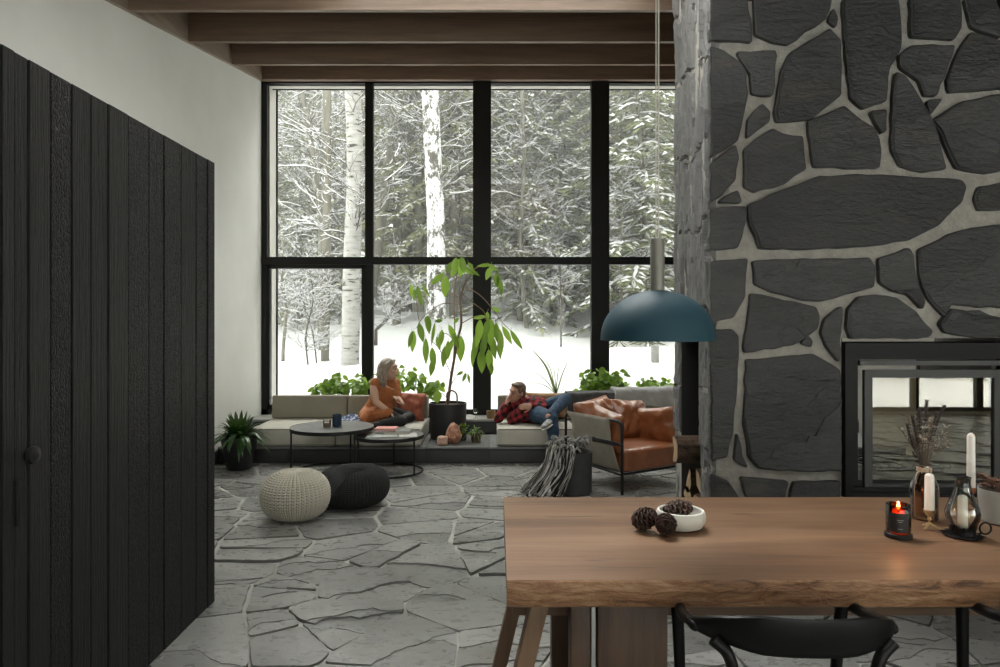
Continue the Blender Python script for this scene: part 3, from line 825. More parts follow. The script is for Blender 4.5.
# ================================================================== DINING CHAIRS
M['chair_black'] = simple('black lacquered wood', (.004, .004, .004), .4, 0, .22)
M['chair_under'] = simple('dark walnut underside', (.05, .028, .016), .5)
def make_chair(loc, rz, label):
    c = thing('dining_chair', label, 'chair', loc, rz)
    # local: sitter faces +y (to the table); back at -y
    g = G(); arc = []
    for i in range(25):
        a = R(-168 + 156 * i / 24)       # -168..-12 around the back
        arc.append((math.cos(a), math.sin(a)))
    rings = []
    for i, (cx, sy) in enumerate(arc):
        u = abs(i - 12) / 12
        hgt = .105 * (1 - max(0, u - .35) / .65 * .74); th = .022 + .006 * u
        zc = .725 - .028 * (u ** 2); rx, ry = .265, .20
        n = Vector((cx / rx, sy / ry, 0)).normalized(); p = Vector((cx * rx, sy * ry - .02, zc))
        lean = n * (.018 * (1 - u))
        top, bot = p + Z_ * hgt / 2 + lean, p - Z_ * hgt / 2 - lean * .3
        rr = []
        for k_ in range(12):
            an = 2 * PI * k_ / 12; s_ = math.sin(an); e = abs(s_) ** .6 * (1 if s_ > 0 else -1)
            rr.append((top + bot) / 2 + (top - bot) / 2 * e + n * th / 2 * math.cos(an))
        rings.append(rr)
    g.loft(rings)
    for sx in (-1, 1):
        e = Vector((sx * .265 * math.cos(R(12)), -.2 * math.sin(R(12)) - .02, .697))
        g.tube(spline([e + Vector((-sx * .004, -.03, 0)), e, e + Vector((-sx * .0, .10, -.022)), e + Vector((-sx * .012, .20, -.032))], 5), [.0155] * 15 + [.013], 10, dome=True)
    o = g.build('backrest', M['chair_black'], c)
    g = G(); rr = []
    for z, k_ in ((.430, .96), (.417, 1.0), (.406, .97)):
        ring_ = []
        for j in range(32):
            a = 2 * PI * j / 32; cs_, sn_ = math.cos(a), math.sin(a)
            ring_.append((.235 * k_ * (abs(cs_) ** .7) * (1 if cs_ > 0 else -1), .0 + .185 * k_ * (abs(sn_) ** .7) * (1 if sn_ > 0 else -1), z + (.008 * (abs(cs_) ** 2) if z > .42 else 0)))
        rr.append(ring_)
    g.loft(rr[::-1]); g.build('seat', M['chair_black'], c)
    g = G(); g.tube([(-.23, .165, .39), (.23, .165, .39)], .012, 8); g.tube([(-.17, -.15, .39), (.17, -.15, .39)], .012, 8)
    g.tube([(-.23, .17, .39), (-.178, -.15, .39)], .012, 8); g.tube([(.23, .17, .39), (.178, -.15, .39)], .012, 8); g.build('seat_frame', M['chair_under'], c)
    for sx in (-1, 1):
        g = G(); g.tube(spline([(sx * .245, .17, .668), (sx * .232, .185, .43), (sx * .215, .205, 0)], 6), [.019, .014], 10); g.build('leg', M['chair_black'], c)
        g = G(); g.tube(spline([(sx * .225, -.155, .69), (sx * .187, -.165, .65), (sx * .170, -.165, .55), (sx * .178, -.16, .42), (sx * .2, -.2, 0)], 6), [.0165] * 20 + [.013], 10); g.build('leg', M['chair_black'], c)
    return c
c1 = make_chair((.782, 1.93, 0), R(-2), 'black wooden chair with curved backrest, fully in view at the table front')
kids(c1)
c2 = dup(c1, (1.655, 1.95, 0), R(3), label='black curved-back chair at table front, cut off by the right edge')

# ================================================================== ON THE TABLE
TZ = .751
M['ceramic'] = simple('chalky white ceramic', (.62, .61, .56), .75, bump=.15, bs=70, c2=(.56, .55, .5), vs=12)
bw = thing('stone_bowl', 'shallow off-white stone bowl holding a pine cone on the table', 'bowl', (.668, 2.54, TZ))
g = G(); g.lathe([(0, 0), (.055, 0), (.076, .008), (.088, .03), (.0885, .05), (.083, .064), (.078, .066), (.074, .062), (.074, .048), (.062, .026), (.03, .017), (0, .016)], n=40, caps=False)
g.build('bowl_body', M['ceramic'], bw)
M['cone'] = simple('pine cone scales', (.018, .009, .006), .6, c2=(.06, .03, .02), vs=60, bump=.3, bs=100)
M['cone_tip'] = simple('pine cone tips', (.07, .038, .026), .7)
def pinecone(loc, rot, L, rad, label):
    root = thing('pine_cone', label, 'pine cone', loc); Mx = rot.to_matrix(); g = G(); g2 = G()
    core = [(0, -L / 2), (rad * .3, -L * .4), (rad * .38, 0), (rad * .2, L * .35), (0, L / 2)]
    g.lathe(core, n=10, M=Mx, caps=False); N = 62
    for i in range(N):
        t_ = i / N; z = -L * .44 + L * .9 * t_; rr = rad * (math.sin(PI * (t_ * .84 + .1)) ** .7); a = i * 2.39996
        d = Vector((math.cos(a), math.sin(a), .1 + .9 * t_ * t_)).normalized(); b = Vector((0, 0, z)); ln = rr * (1.0 - .15 * t_)
        sd = Vector((-math.sin(a), math.cos(a), 0)); up = d.cross(sd) * -1; w_ = rad * .34
        q = [b + d * ln * .25 - sd * w_ * .3, b + d * ln * .25 + sd * w_ * .3, b + d * ln * .85 + sd * w_, b + d * ln * .85 - sd * w_]
        dn = Z_ * -.004
        vs = [Mx @ v for v in q] + [Mx @ (v + dn) for v in q]
        g.add(vs, [(0, 1, 2, 3), (7, 6, 5, 4), (0, 3, 7, 4), (1, 5, 6, 2), (3, 2, 6, 7)])
        tip = b + d * ln * .88
        g2.add([Mx @ v for v in (tip - sd * w_ + dn, tip + sd * w_ + dn, tip + sd * w_ * .6 + Z_ * .004 + d * .003, tip - sd * w_ * .6 + Z_ * .004 + d * .003, tip + d * .007)],
               [(0, 1, 4), (1, 2, 4), (2, 3, 4), (3, 0, 4)])
    g.build('scales', M['cone'], root, smooth=False); g2.build('scale_tips', M['cone_tip'], root, smooth=False); return root
pinecone((.592, 2.445, TZ + .040), Euler((R(70), R(10), R(-20))), .08, .042, 'dark pine cone on the table, touching the side of the bowl')
pinecone((.525, 2.50, TZ + .042), Euler((R(60), R(-20), R(60))), .088, .044, 'dark pine cone on the table, farthest from the white bowl')
pinecone((.655, 2.545, TZ + .062), Euler((R(20), R(75), R(20))), .105, .040, 'dark pine cone lying inside the white bowl')

# amber candle
x, y = 1.395, 2.43
cj = thing('jar_candle', 'lit candle in an amber glass jar with dark label', 'candle', (x, y, TZ))
M['amber'] = glassy('amber jar glass', (.85, .30, .07), 1.6)
g = G(); g.lathe([(0, .006), (.038, .006), (.04, .012), (.04, .112), (.0385, .114), (.037, .112), (.0365, .014), (0, .012)], n=36, caps=False); g.build('jar', M['amber'], cj)
g = G(); g.lathe([(0, 0.013), (.0355, 0.013), (.0355, .088), (.012, .085), (0, .085)], n=30, caps=False); g.build('wax', simple('amber wax', (.35, .11, .03), .5, **{'Emission Color': (1, .25, .04), 'Emission Strength': .03}), cj)
g = G(); g.lathe([(.0, .0), (.0435, 0), (.0435, .014), (.041, .016), (0, .016)], n=36, caps=False); g.build('base', M['black_metal'], cj)
g = G(); rr = []
for z in (.024, .090): rr.append([(.0408 * math.cos(a), .0408 * math.sin(a), z) for a in [R(-165 + 92 * i / 20) for i in range(21)]])
g.loft(rr, closed=False, caps=False); lb = g.build('label', simple('black paper label', (.012, .011, .010), .6), cj)
g = G()
for k_, (zz, w_) in enumerate(((.066, 14), (.060, 9), (.036, 11))):
    rr = [[(.0411 * math.cos(a), .0411 * math.sin(a), z) for a in [R(-112 - w_ + 2 * w_ * i / 8) for i in range(9)]] for z in (zz, zz + .002)]
    g.loft(rr, closed=False, caps=False)
g.build('label_lettering', simple('grey print', (.25, .24, .22), .6), lb)
g = G(); g.tube([(0, 0, .084), (0, 0, .096)], .0012, 6); g.build('wick', M['black_metal'], cj)
g = G(); g.lathe([(0, .094), (.0045, .099), (.0055, .105), (.0035, .114), (0.0005, .124)], n=12, caps=False); g.build('flame', emit('flame', (1, .45, .12), 3), cj)
L = bpy.data.lights.new('candle_light', 'POINT'); L.energy = .05; L.specular_factor = .2; L.color = (1, .5, .2); L.shadow_soft_size = .01
lo = bpy.data.objects.new('candle_light', L); COL.objects.link(lo); lo.location = (x, y, TZ + .135)

# bottle vase with dried flowers
x, y = 1.625, 2.66
vs_ = thing('bottle_vase', 'brown glass bottle with twine round its neck and dried stems', 'vase', (x, y, TZ))
M['brown_glass'] = glassy('smoked brown bottle glass', (.72, .58, .46), 3.0, .03)
g = G(); g.lathe([(0, 0), (.046, 0), (.050, .006), (.050, .115), (.046, .135), (.024, .178), (.022, .2), (.025, .204), (.022, .204), (.019, .2), (.021, .178), (.042, .134), (.046, .115), (.046, .01), (0, .006)], n=40, caps=False); g.build('bottle', M['brown_glass'], vs_)
g = G()
for k_ in range(4): g.tube([(.0245 * math.cos(a), .0245 * math.sin(a), .180 + .004 * k_) for a in [2 * PI * i / 20 for i in range(21)]], .0022, 6)
g.tube(spline([(-.02, -.02, .186), (-.045, -.03, .178), (-.05, -.03, .155), (-.047, -.03, .14)], 5), .0018, 5)
g.tube(spline([(0, -.026, .186), (.012, -.04, .16), (.004, -.042, .14)], 5), .0018, 5)
g.tube(spline([(-.02, -.022, .186), (-.035, -.035, .2), (-.03, -.035, .178)], 5), .0018, 5)
g.build('twine', simple('jute twine', (.45, .36, .26), .9), vs_)
rv = random.Random(11)
g = G(); g2 = G()
for i in range(16):
    a = rv.uniform(0, 2 * PI); sp_ = rv.uniform(.02, .085); hgt = rv.uniform(.09, .19)
    P_ = spline([(rv.uniform(-.006, .006), rv.uniform(-.006, .006), .03), (.01 * math.cos(a), .01 * math.sin(a), .2), (sp_ * math.cos(a), sp_ * math.sin(a), .2 + hgt)], 6); g.tube(P_, .0012, 5)
    for k_ in range(9, len(P_)):
        for _ in range(6):
            d = Vector((rv.uniform(-1, 1), rv.uniform(-1, 1), rv.uniform(.0, 1)))
            g2.leaf(P_[k_], d, (rv.uniform(-1, 1), rv.uniform(-1, 1), 1), rv.uniform(.012, .03), .0055, .1, .1, segs=2)
g.build('stems', simple('dried stem', (.12, .09, .06), .8), vs_)
g2.build('sprigs', simple('dried grey sprigs', (.34, .29, .23), .9, c2=(.12, .10, .075), vs=90), vs_)
g = G()
for (dx, top, bend) in ((-.048, .345, -.012), (-.016, .40, .0), (.010, .435, .004), (.03, .39, .02), (.05, .415, .03), (-.03, .375, -.01)):
    P_ = spline([(0, 0, .1), (dx * .4, 0, .22), (dx * .8 + bend * .3, .004, top - .07), (dx + bend, .006, top)], 6); g.tube(P_, .0014, 5)
    for k_ in range(10, len(P_)):
        for q in range(7):
            a = q * .9 + k_
            g.leaf(P_[k_], (math.cos(a) * .6, math.sin(a) * .6, 1), (math.cos(a), math.sin(a), .2), .02, .0065, 0, .2, segs=2)
g.build('flower_spikes', simple('dried dark flower spikes', (.035, .028, .026), .85, c2=(.09, .075, .07), vs=80), vs_)

M['candle'] = simple('ivory candle wax', (.78, .76, .70), .45, **{'Subsurface Weight': .1})
M['brass'] = simple('aged brass', (.55, .42, .22), .3, .8)
def taper(root, z0, h, r, m=None):
    g = G(); g.lathe([(0, z0), (r, z0), (r * .93, z0 + h * .93), (r * .7, z0 + h * .975), (.0015, z0 + h)], n=20, caps=False); g.build('candle', m or M['candle'], root)
    g = G(); g.tube([(0, 0, z0 + h), (.0015, 0, z0 + h + .012)], .0012, 5); g.build('wick', M['black_metal'], root)
x, y = W(929.5, 500, 2.52)[0], 2.52
h_ = thing('candlestick', 'short ivory candle in a small brass footed holder before the bottle', 'candlestick', (x, y, TZ))
g = G()
for k_ in range(3):
    a = k_ * 2 * PI / 3 - .5; g.tube(spline([(0, 0, .022), (.014 * math.cos(a), .014 * math.sin(a), .014), (.027 * math.cos(a), .027 * math.sin(a), .006), (.033 * math.cos(a), .033 * math.sin(a), .006)], 5), .0035, 8, dome=True)
g.lathe([(0, .016), (.006, .018), (.004, .03), (.007, .036), (.005, .044), (.012, .052), (.019, .062), (.0205, .07), (.018, .0705), (.015, .062), (0, .06)], n=20, caps=False)
g.build('holder', M['brass'], h_); taper(h_, .061, .14, .0165)
x, y = W(971, 480, 2.80)[0], 2.80
h_ = thing('candlestick', 'tall white taper candle in copper holder, behind the glass candle lamp', 'candlestick', (x, y, TZ))
g = G(); g.lathe([(0, 0), (.035, 0), (.036, .006), (.01, .014), (.006, .03), (.006, .055), (.013, .062), (.0175, .07), (.0175, .085), (.014, .085), (0, .066)], n=24, caps=False)
g.build('holder', simple('copper', (.5, .22, .12), .3, .9), h_); taper(h_, .067, .235, .0155)

x, y = 1.625, 2.44
lp = thing('candle_lamp', 'small oil-lamp style candle holder with glass chimney, black base, ring handle', 'lamp', (x, y, TZ))
M['clear'] = glassy('clear thin glass', (.93, .94, .92), 1.5, .02)
g = G(); pr = [(.038, .03), (.043, .04), (.052, .065), (.054, .082), (.049, .105), (.036, .135), (.027, .16), (.0255, .172)]
g.lathe(pr + [(r_ - .002, z) for r_, z in pr[::-1]], n=36, caps=False); g.build('glass_chimney', M['clear'], lp)
g = G(); pr = [(.0258, .172), (.0235, .182), (.0235, .20), (.0265, .206)]; g.lathe(pr + [(r_ - .002, z) for r_, z in pr[::-1]], n=36, caps=False); g.build('chimney_collar', simple('smoked dark glass rim', (.02, .02, .02), .15), lp)
g = G()
g.lathe([(0, 0), (.056, 0), (.06, .004), (.058, .007), (.04, .008), (.038, .03), (.034, .03), (.034, .009), (0, .009)], n=32, caps=False)
for k_ in range(12):
    a = k_ * 2 * PI / 12; g.leaf((.036 * math.cos(a), .036 * math.sin(a), .006), (math.cos(a) * .25, math.sin(a) * .25, 1), (math.cos(a), math.sin(a), 0), .036, .018, 0, -.3)
for k_ in range(10):
    a = k_ * 2 * PI / 10; g.leaf((.045 * math.cos(a), .045 * math.sin(a), .005), (math.cos(a), math.sin(a), .12), (0, 0, 1), .028, .022, .1, .2)
g.build('base', M['fp_black'] , lp)
g = G(); g.tube([(.079 + .02 * math.cos(a), -.0, .026 + .02 * math.sin(a)) for a in [2 * PI * i / 24 for i in range(25)]], .003, 8, caps=False); g.tube([(.056, 0, .005), (.064, 0, .012)], .003, 8); g.build('ring_handle', M['fp_black'], lp)
taper(lp, .009, .135, .016)
x, y = W(1003, 500, 2.6)[0], 2.6
vp = thing('frosted_plant_pot', 'frosted white pot of brown dried succulents at the right edge', 'plant pot', (x, y, TZ))
g = G(); g.lathe([(0, 0), (.06, 0), (.068, .006), (.078, .08), (.08, .125), (.077, .125), (.073, .08), (.062, .01), (0, .008)], n=36, caps=False); g.build('pot', simple('frosted white pot', (.45, .46, .43), .4, c2=(.40, .41, .39), **{'Transmission Weight': .2}), vp)
g = G(); g.lathe([(0, .08), (.072, .08), (.072, .118), (0, .12)], n=30, caps=False); g.build('soil', simple('soil', (.03, .02, .015), .95), vp)
g = G()
for i in range(26):
    a = rv.uniform(0, 2 * PI); r_ = .075 * rv.random() ** .5; b = Vector((r_ * math.cos(a), r_ * math.sin(a), .125 + rv.uniform(0, .035)))
    for k_ in range(14):
        an = k_ * 2.4; g.leaf(b, (math.cos(an), math.sin(an), .1 + k_ * .07), (0, 0, 1), .028 - k_ * .0012, .012, -.1, .3, segs=2)
    g.tube([(b.x * .6, b.y * .6, .11), b], .002, 5)
g.build('rosettes', simple('brown rosettes', (.12, .045, .03), .6, c2=(.22, .12, .07), vs=40), vp)

# ================================================================== PENDANT
pd = thing('pendant_lamp', 'dark teal half-dome pendant lamp hanging above the dining table', 'lamp', (.563, 2.45, 1.433))
g = G(); pr = []
for i in range(17):
    a = R(90 * i / 16); pr.append((.197 * math.cos(a) if i < 16 else .018, .003 + .172 * math.sin(a) ** .96))
pr2 = [(max(.016, r_ - .003), z - .002) for r_, z in pr[::-1]]
g.lathe([(.197, 0)] + pr + pr2 + [(.194, 0)] + [(.197, 0)], n=72, caps=False)
g.build('lamp_shade', simple('dark teal enamel', (.014, .046, .062), .6, 0, .22), pd)
g = G(); g.lathe([(.0, .174), (.0245, .174), (.0245, .352), (.0235, .354), (0, .354)], n=36, caps=False); g.build('socket_cylinder', simple('greige metal cylinder', (.19, .185, .16), .4, .3), pd)
g = G(); g.lathe([(0, .10), (.02, .105), (.024, .13), (.016, .16), (.014, .176), (0, .176)], n=20, caps=False); g.build('bulb', simple('frosted bulb', (.7, .7, .68), .4), pd)
M['cord'] = simple('pale cord', (.45, .43, .38), .6)
g = G(); g.tube([(.004, 0, .354), (.0045, 0, 2.30)], .0028, 8); g.build('cord', M['cord'], pd)
g = G(); g.tube([(-.005, 0, .354), (-.0045, 0, 2.30)], .0018, 8); g.build('cord', M['cord'], pd)
g = G(); zc = roofz(2.45) + .30 - 1.433; g.tube([(0, 0, 2.3), (0, 0, zc - .03)], .0035, 8); g.lathe([(0, zc - .035), (.05, zc - .035), (.052, zc + .008), (0, zc + .008)], n=30, caps=False); g.build('canopy', M['black_metal'], pd)
# ================================================================== SOFAS
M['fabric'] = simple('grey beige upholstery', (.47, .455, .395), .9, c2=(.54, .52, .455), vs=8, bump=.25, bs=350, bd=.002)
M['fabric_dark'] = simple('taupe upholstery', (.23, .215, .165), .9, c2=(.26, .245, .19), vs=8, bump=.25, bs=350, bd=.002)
M['piping'] = simple('dark seam piping', (.12, .115, .095), .8)
def seat_mod(root, x0, x1, y0=7.405, y1=8.32, z0=.172, z1=.362):
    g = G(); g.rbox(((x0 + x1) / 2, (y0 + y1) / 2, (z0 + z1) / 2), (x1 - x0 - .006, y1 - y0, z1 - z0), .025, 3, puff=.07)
    s_ = g.build('seat_cushion', M['fabric'], root, world=True)
    g = G(); e = .016; zz = z1 - .012
    P_ = [(x0 + e, y0 + .004, zz), (x1 - e, y0 + .004, zz)]; g.tube(P_, .006, 6); g.tube([(x0 + e, y0 + .004, z0 + .02), (x1 - e, y0 + .004, z0 + .02)], .004, 6)
    g.build('piping', M['piping'], s_, world=True)
def back_mod(root, x0, x1, z0=.362, z1=.625, y0=8.14, y1=8.36):
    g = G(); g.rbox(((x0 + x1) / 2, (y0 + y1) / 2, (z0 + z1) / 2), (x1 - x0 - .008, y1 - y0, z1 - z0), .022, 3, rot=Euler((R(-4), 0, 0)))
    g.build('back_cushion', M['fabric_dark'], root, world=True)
sl = thing('sofa', 'low grey-beige modular sofa on the stone ledge, left half of window', 'sofa', (-1.71, 7.85, .17))
seat_mod(sl, -2.62, -1.705); seat_mod(sl, -1.705, -.797)
for a, b in ((-2.62, -1.735), (-1.735, -.97), (-.97, -.80)): 
    if b - a > .3: back_mod(sl, a, b)
back_mod(sl, -.97, -.80)
g = G(); g.box2((-1.722, 7.41, .19), (-1.69, 7.44, .35)); 
sr = thing('sofa', 'low grey-beige modular sofa behind the armchair, under the man', 'sofa', (1.5, 7.85, .17))
for a, b in ((0, .845), (.845, 1.7), (1.7, 2.6), (2.6, 3.5)): seat_mod(sr, a, b); 
for a, b in ((.01, 1.0), (1.0, 1.95), (1.95, 2.7), (2.7, 3.5)): back_mod(sr, a, b)

# cushions and throws
M['rust'] = simple('rust red velvet', (.28, .075, .04), .75, c2=(.36, .11, .06), vs=10, bump=.2, bs=40)
c_ = thing('rust_cushion', 'rust red cushion leaning on the sofa back beside the woman', 'cushion', tuple(W(411, 421, 7.95)))
g = G(); g.pillow(W(410, 406.5, 7.98), .36, .34, .15, Euler((R(72), R(4), R(8))), wr=.035, seed=3); remesh(g.build('cushion_body', M['rust'], c_, world=True), .010, 1)
M['tan'] = simple('mustard tan cushion fabric', (.26, .15, .07), .8, c2=(.34, .2, .1), vs=8, bump=.2, bs=50)
c_ = thing('tan_cushion', 'tan cushion on the sofa behind the reclining man', 'cushion', tuple(W(546, 418, 8.0)))
g = G(); g.pillow(W(545, 405, 8.05), .5, .30, .12, Euler((R(70), 0, R(-6))), wr=.008, seed=5); g.build('cushion_body', M['tan'], c_, world=True)
M['grey_throw'] = simple('grey quilted throw', (.27, .27, .26), .9, c2=(.36, .36, .35), vs=5, bump=.3, bs=30)
M['dark_throw'] = simple('charcoal jacket cloth', (.04, .04, .042), .85, c2=(.08, .08, .082), vs=10, bump=.4, bs=20)
def drape(root, name, m, px0, px1, py0, d, ln_back, seed, amp=.02, thick=.03, n=40, z=None, reach=.24, front=.12):
    """cloth laid over the top of the sofa back"""
    g = G(); vs = []
    x0, x1 = W(px0, 0, d)[0], W(px1, 0, d)[0]; top = .632
    prof_ = [(8.11, top - front), (8.112, top - front * .5), (8.12, top + .0), (8.16, top + .018), (8.25, top + .02), (8.35, top + .012), (8.385, top - .05), (8.39, top - ln_back)]
    P_ = spline([(0, a, b) for a, b in prof_], 5)
    for i in range(n + 1):
        x = x0 + (x1 - x0) * i / n
        for k_, p in enumerate(P_):
            q = mnoise.noise(Vector((x * 3.2 + seed, k_ * .05, 0))) + .45 * mnoise.noise(Vector((x * 15 + k_ * .12 + seed, k_ * .06, 2)))
            bulge = math.sin(PI * min(1, k_ / len(P_)))
            vs.append(Vector((x + .02 * q, p.y - .5 * amp * abs(q), p.z + amp * (abs(q) + .2) * bulge)))
    m_ = len(P_); fs = [(i * m_ + k_, (i + 1) * m_ + k_, (i + 1) * m_ + k_ + 1, i * m_ + k_ + 1) for i in range(n) for k_ in range(m_ - 1)]
    g.add(vs, fs); o = g.build(name, m, root, world=True); s_ = o.modifiers.new('s', 'SOLIDIFY'); s_.thickness = thick; s_.offset = 1
    sb_ = o.modifiers.new('ss', 'SUBSURF'); sb_.levels = sb_.render_levels = 1
    return o
c_ = thing('grey_throw', 'thick light grey throw heaped over the sofa back behind the armchair', 'blanket', tuple(W(645, 400, 8.25)))
drape(c_, 'cloth', M['grey_throw'], 612, 700, 0, 8.25, .12, 3, .055, .05, n=70)
c_ = thing('dark_jacket', 'charcoal garment laid over the sofa back beside the man’s knee', 'jacket', tuple(W(588, 400, 8.25)))
drape(c_, 'cloth', M['dark_throw'], 566, 618, 0, 8.25, .1, 9, .03, .012, front=.18)
# blue patterned cloth beside the woman
t = NT('blue patterned cloth'); v = t.voro(t.coord((1, 1, 1)), 28); c = t.ramp(v, [(.25, (.5, .55, .62)), (.4, (.05, .09, .2)), (.7, (.02, .03, .07))])
c_ = thing('patterned_cloth', 'navy and white patterned cloth lying on sofa beside the woman', 'cloth', tuple(W(350, 420, 7.9)))
g = G(); vs = []; n = 18
for i in range(n + 1):
    for j in range(n + 1):
        u, v_ = i / n, j / n; q = mnoise.noise(Vector((u * 3, v_ * 3, 7))); q2 = mnoise.noise(Vector((u * 6, v_ * 6, 3)))
        vs.append((W(333, 0, 7.8)[0] + .36 * u, 7.62 + .36 * v_, .385 + .05 * abs(q) + .03 * abs(q2) + .06 * u * v_ * math.sin(u * 3)))
g.add(vs, [(i * (n + 1) + j, (i + 1) * (n + 1) + j, (i + 1) * (n + 1) + j + 1, i * (n + 1) + j + 1) for i in range(n) for j in range(n)])
o = g.build('cloth', t.set(c, .85), c_, world=True); s_ = o.modifiers.new('s', 'SOLIDIFY'); s_.thickness = .006

# ================================================================== COFFEE TABLES
M['stone_top'] = simple('dark stone top', (.10, .10, .10), .35, c2=(.15, .15, .148), vs=14)
def coffee(cx, cy, r, h, label, legs, arc):
    root = thing('round_coffee_table', label, 'coffee table', (cx, cy, 0))
    g = G(); g.lathe([(0, h - .02), (r - .004, h - .02), (r - .002, h - .004), (r - .004, h - .001), (0, h - .001)], n=72, caps=False); g.build('tabletop', M['stone_top'], root)
    g = G(); g.lathe([(r - .004, h - .035), (r, h - .035), (r + .003, h - .033), (r + .003, h - .001), (r + .001, h + .001), (r - .003, h), (r - .004, h - .03)], n=72, caps=False); g.build('rim', M['black_metal'], root)
    for a in legs:
        g = G(); g.tube([((r - .012) * math.cos(R(a)), (r - .012) * math.sin(R(a)), .0), ((r - .012) * math.cos(R(a)), (r - .012) * math.sin(R(a)), h - .03)], .0095, 8); g.build('leg', M['black_metal'], root)
    g = G(); g.tube([((r - .012) * math.cos(R(a)), (r - .012) * math.sin(R(a)), .011) for a in [arc[0] + (arc[1] - arc[0]) * i / 48 for i in range(49)]], .0095, 8); g.build('foot_ring', M['black_metal'], root)
coffee(-1.63, 6.95, .405, .455, 'larger and taller round black coffee table, nearest the potted plant', (195, 315, 75), (75, 315))
coffee(-1.07, 6.97, .345, .375, 'smaller lower round black coffee table, nested beside the taller one', (215, 325, 90), (-145, 90))
def cup(name, label, cat, p, prof, m, n=24, **k):
    root = thing(name, label, cat, p); g = G(); g.lathe(prof, n=n, caps=False); g.build('body', m, root); return root
zt2 = .4562
r_ = cup('pillar_candle', 'navy blue cylinder candle on the larger coffee table', 'candle', (W(337, 0, 6.93)[0], 6.93, zt2), [(0, 0), (.045, 0), (.046, .004), (.046, .118), (.044, .12), (.041, .118), (.041, .10), (0, .098)], simple('navy glazed jar', (.012, .03, .06), .25))
g = G(); g.lathe([(0, .099), (.0405, .099), (.0405, .104), (0, .104)], n=20, caps=False); g.build('wax', M['candle'], r_)
r_ = cup('glass_candle_cup', 'small clear glass holding a pinkish candle beside the navy jar', 'candle', (W(327, 0, 6.88)[0], 6.88, zt2), [(0, .004), (.036, .004), (.038, .07), (.036, .07), (.034, .008), (0, .008)], M['clear'])
g = G(); g.lathe([(0, .009), (.032, .009), (.033, .045), (0, .047)], n=20, caps=False); g.build('wax', simple('pink candle wax', (.45, .26, .2), .5), r_)
zb2 = .3762
def book(name, label, cx, cy, w, d, h, rz, z, m, pm):
    root = thing(name, label, 'book', (cx, cy, z), rz); g = G()
    g.box2((-w / 2, -d / 2, 0), (w / 2, d / 2, .004)); g.box2((-w / 2, -d / 2, h - .004), (w / 2, d / 2, h)); g.box2((-w / 2, -d / 2, 0), (-w / 2 + .004, d / 2, h)); g.build('cover', m, root, smooth=False)
    g = G(); g.box2((-w / 2 + .004, -d / 2 + .005, .004), (w / 2 - .005, d / 2 - .005, h - .004)); g.build('pages', pm, root, smooth=False)
PG = simple('book pages', (.55, .53, .47), .8)
book('magazine', 'thin pale magazine lying under the books on the small table', -1.13, 6.86, .30, .26, .008, .2, zb2, simple('pale magazine cover', (.45, .48, .46), .4, c2=(.3, .33, .3), vs=12), PG)
book('hardback_book', 'thick grey hardback under the pink book on the small table', -.99, 7.0, .27, .22, .035, .05, zb2, simple('grey book cover', (.16, .17, .16), .5), PG)
book('pink_book', 'pink covered book on top of the grey hardback', -1.10, 7.0, .21, .16, .024, -.02, zb2 + .0355, simple('pink book cover', (.62, .25, .22), .5), simple('pinkish pages', (.6, .42, .38), .8))
book('folded_newspaper', 'folded light grey paper lying at the edge of small table', -.87, 6.86, .18, .22, .008, .15, zb2, simple('light grey paper', (.42, .42, .4), .7), PG)

# ================================================================== POUFS
def pouf_knit(name, label, cx, cy, r, h, cols, rows, m, depth, dent=None, chevron=.5):
    root = thing(name, label, 'pouf', (cx, cy, 0)); g = G(); nu = cols * 8; nv = rows * 4; vs = []
    for i in range(nv + 1):
        v_ = i / nv; th = PI * v_
        for j in range(nu):
            a = 2 * PI * j / nu; cph = (j % 8) / 8
            e = .72; sr_ = abs(math.sin(th)) ** e; cz = math.cos(th); cz = (abs(cz) ** .9) * (1 if cz > 0 else -1)
            leg = abs(cph - .5) * 2                    # 0 centre of the column, 1 in the groove between columns
            ph = (v_ * rows + leg * chevron) % 1.0
            st_ = (math.sin(PI * ph)) ** .8 * (1 - .75 * leg ** 3) - .25 * max(0, 1 - leg * 5)
            k_ = depth * st_ * min(1, math.sin(th) * 3)
            rr = r * sr_; x, y, z = rr * math.cos(a), rr * math.sin(a), h / 2 + h / 2 * cz
            if dent:
                x, y, z = dent(x, y, z)
            n_ = Vector((math.cos(a) * math.sin(th) , math.sin(a) * math.sin(th), math.cos(th) * .8)); p = Vector((x, y, z)) + n_ * k_
            p.z = max(p.z, .002); vs.append(p)
    fs = []
    for i in range(nv):
        for j in range(nu):
            k2 = (j + 1) % nu; fs.append((i * nu + j, (i + 1) * nu + j, (i + 1) * nu + k2, i * nu + k2))
    g.add(vs, fs); g.build('knitted_cover', m, root, angle=80); return root
pouf_knit('knitted_pouf', 'round cream chunky-knit pouf on the slate floor', -1.53, 5.33, .243, .355, 44, 30, simple('cream cotton cord', (.58, .55, .47), .9, bump=.3, bs=200), .021)
def dent(x, y, z):
    r_ = math.hypot(x, y)
    if z > .13:
        fold = math.exp(-((x * .93 - y * .36 + .01) / .06) ** 2) * max(0, min(1, (.10 - y) / .14)) * min(1, (z - .13) / .08)
        z -= (.11 * math.exp(-(r_ / .12) ** 2) + .10 * fold) * min(1, (z - .13) / .1)
    return x, y, z
pouf_knit('knitted_beanbag', 'charcoal knitted pouf with a dented top, behind the cream one', -1.16, 5.68, .285, .34, 60, 40, simple('charcoal knit yarn', (.013, .0135, .014), .9, bump=.3, bs=200, c2=(.022, .023, .024), vs=20), .009, dent)

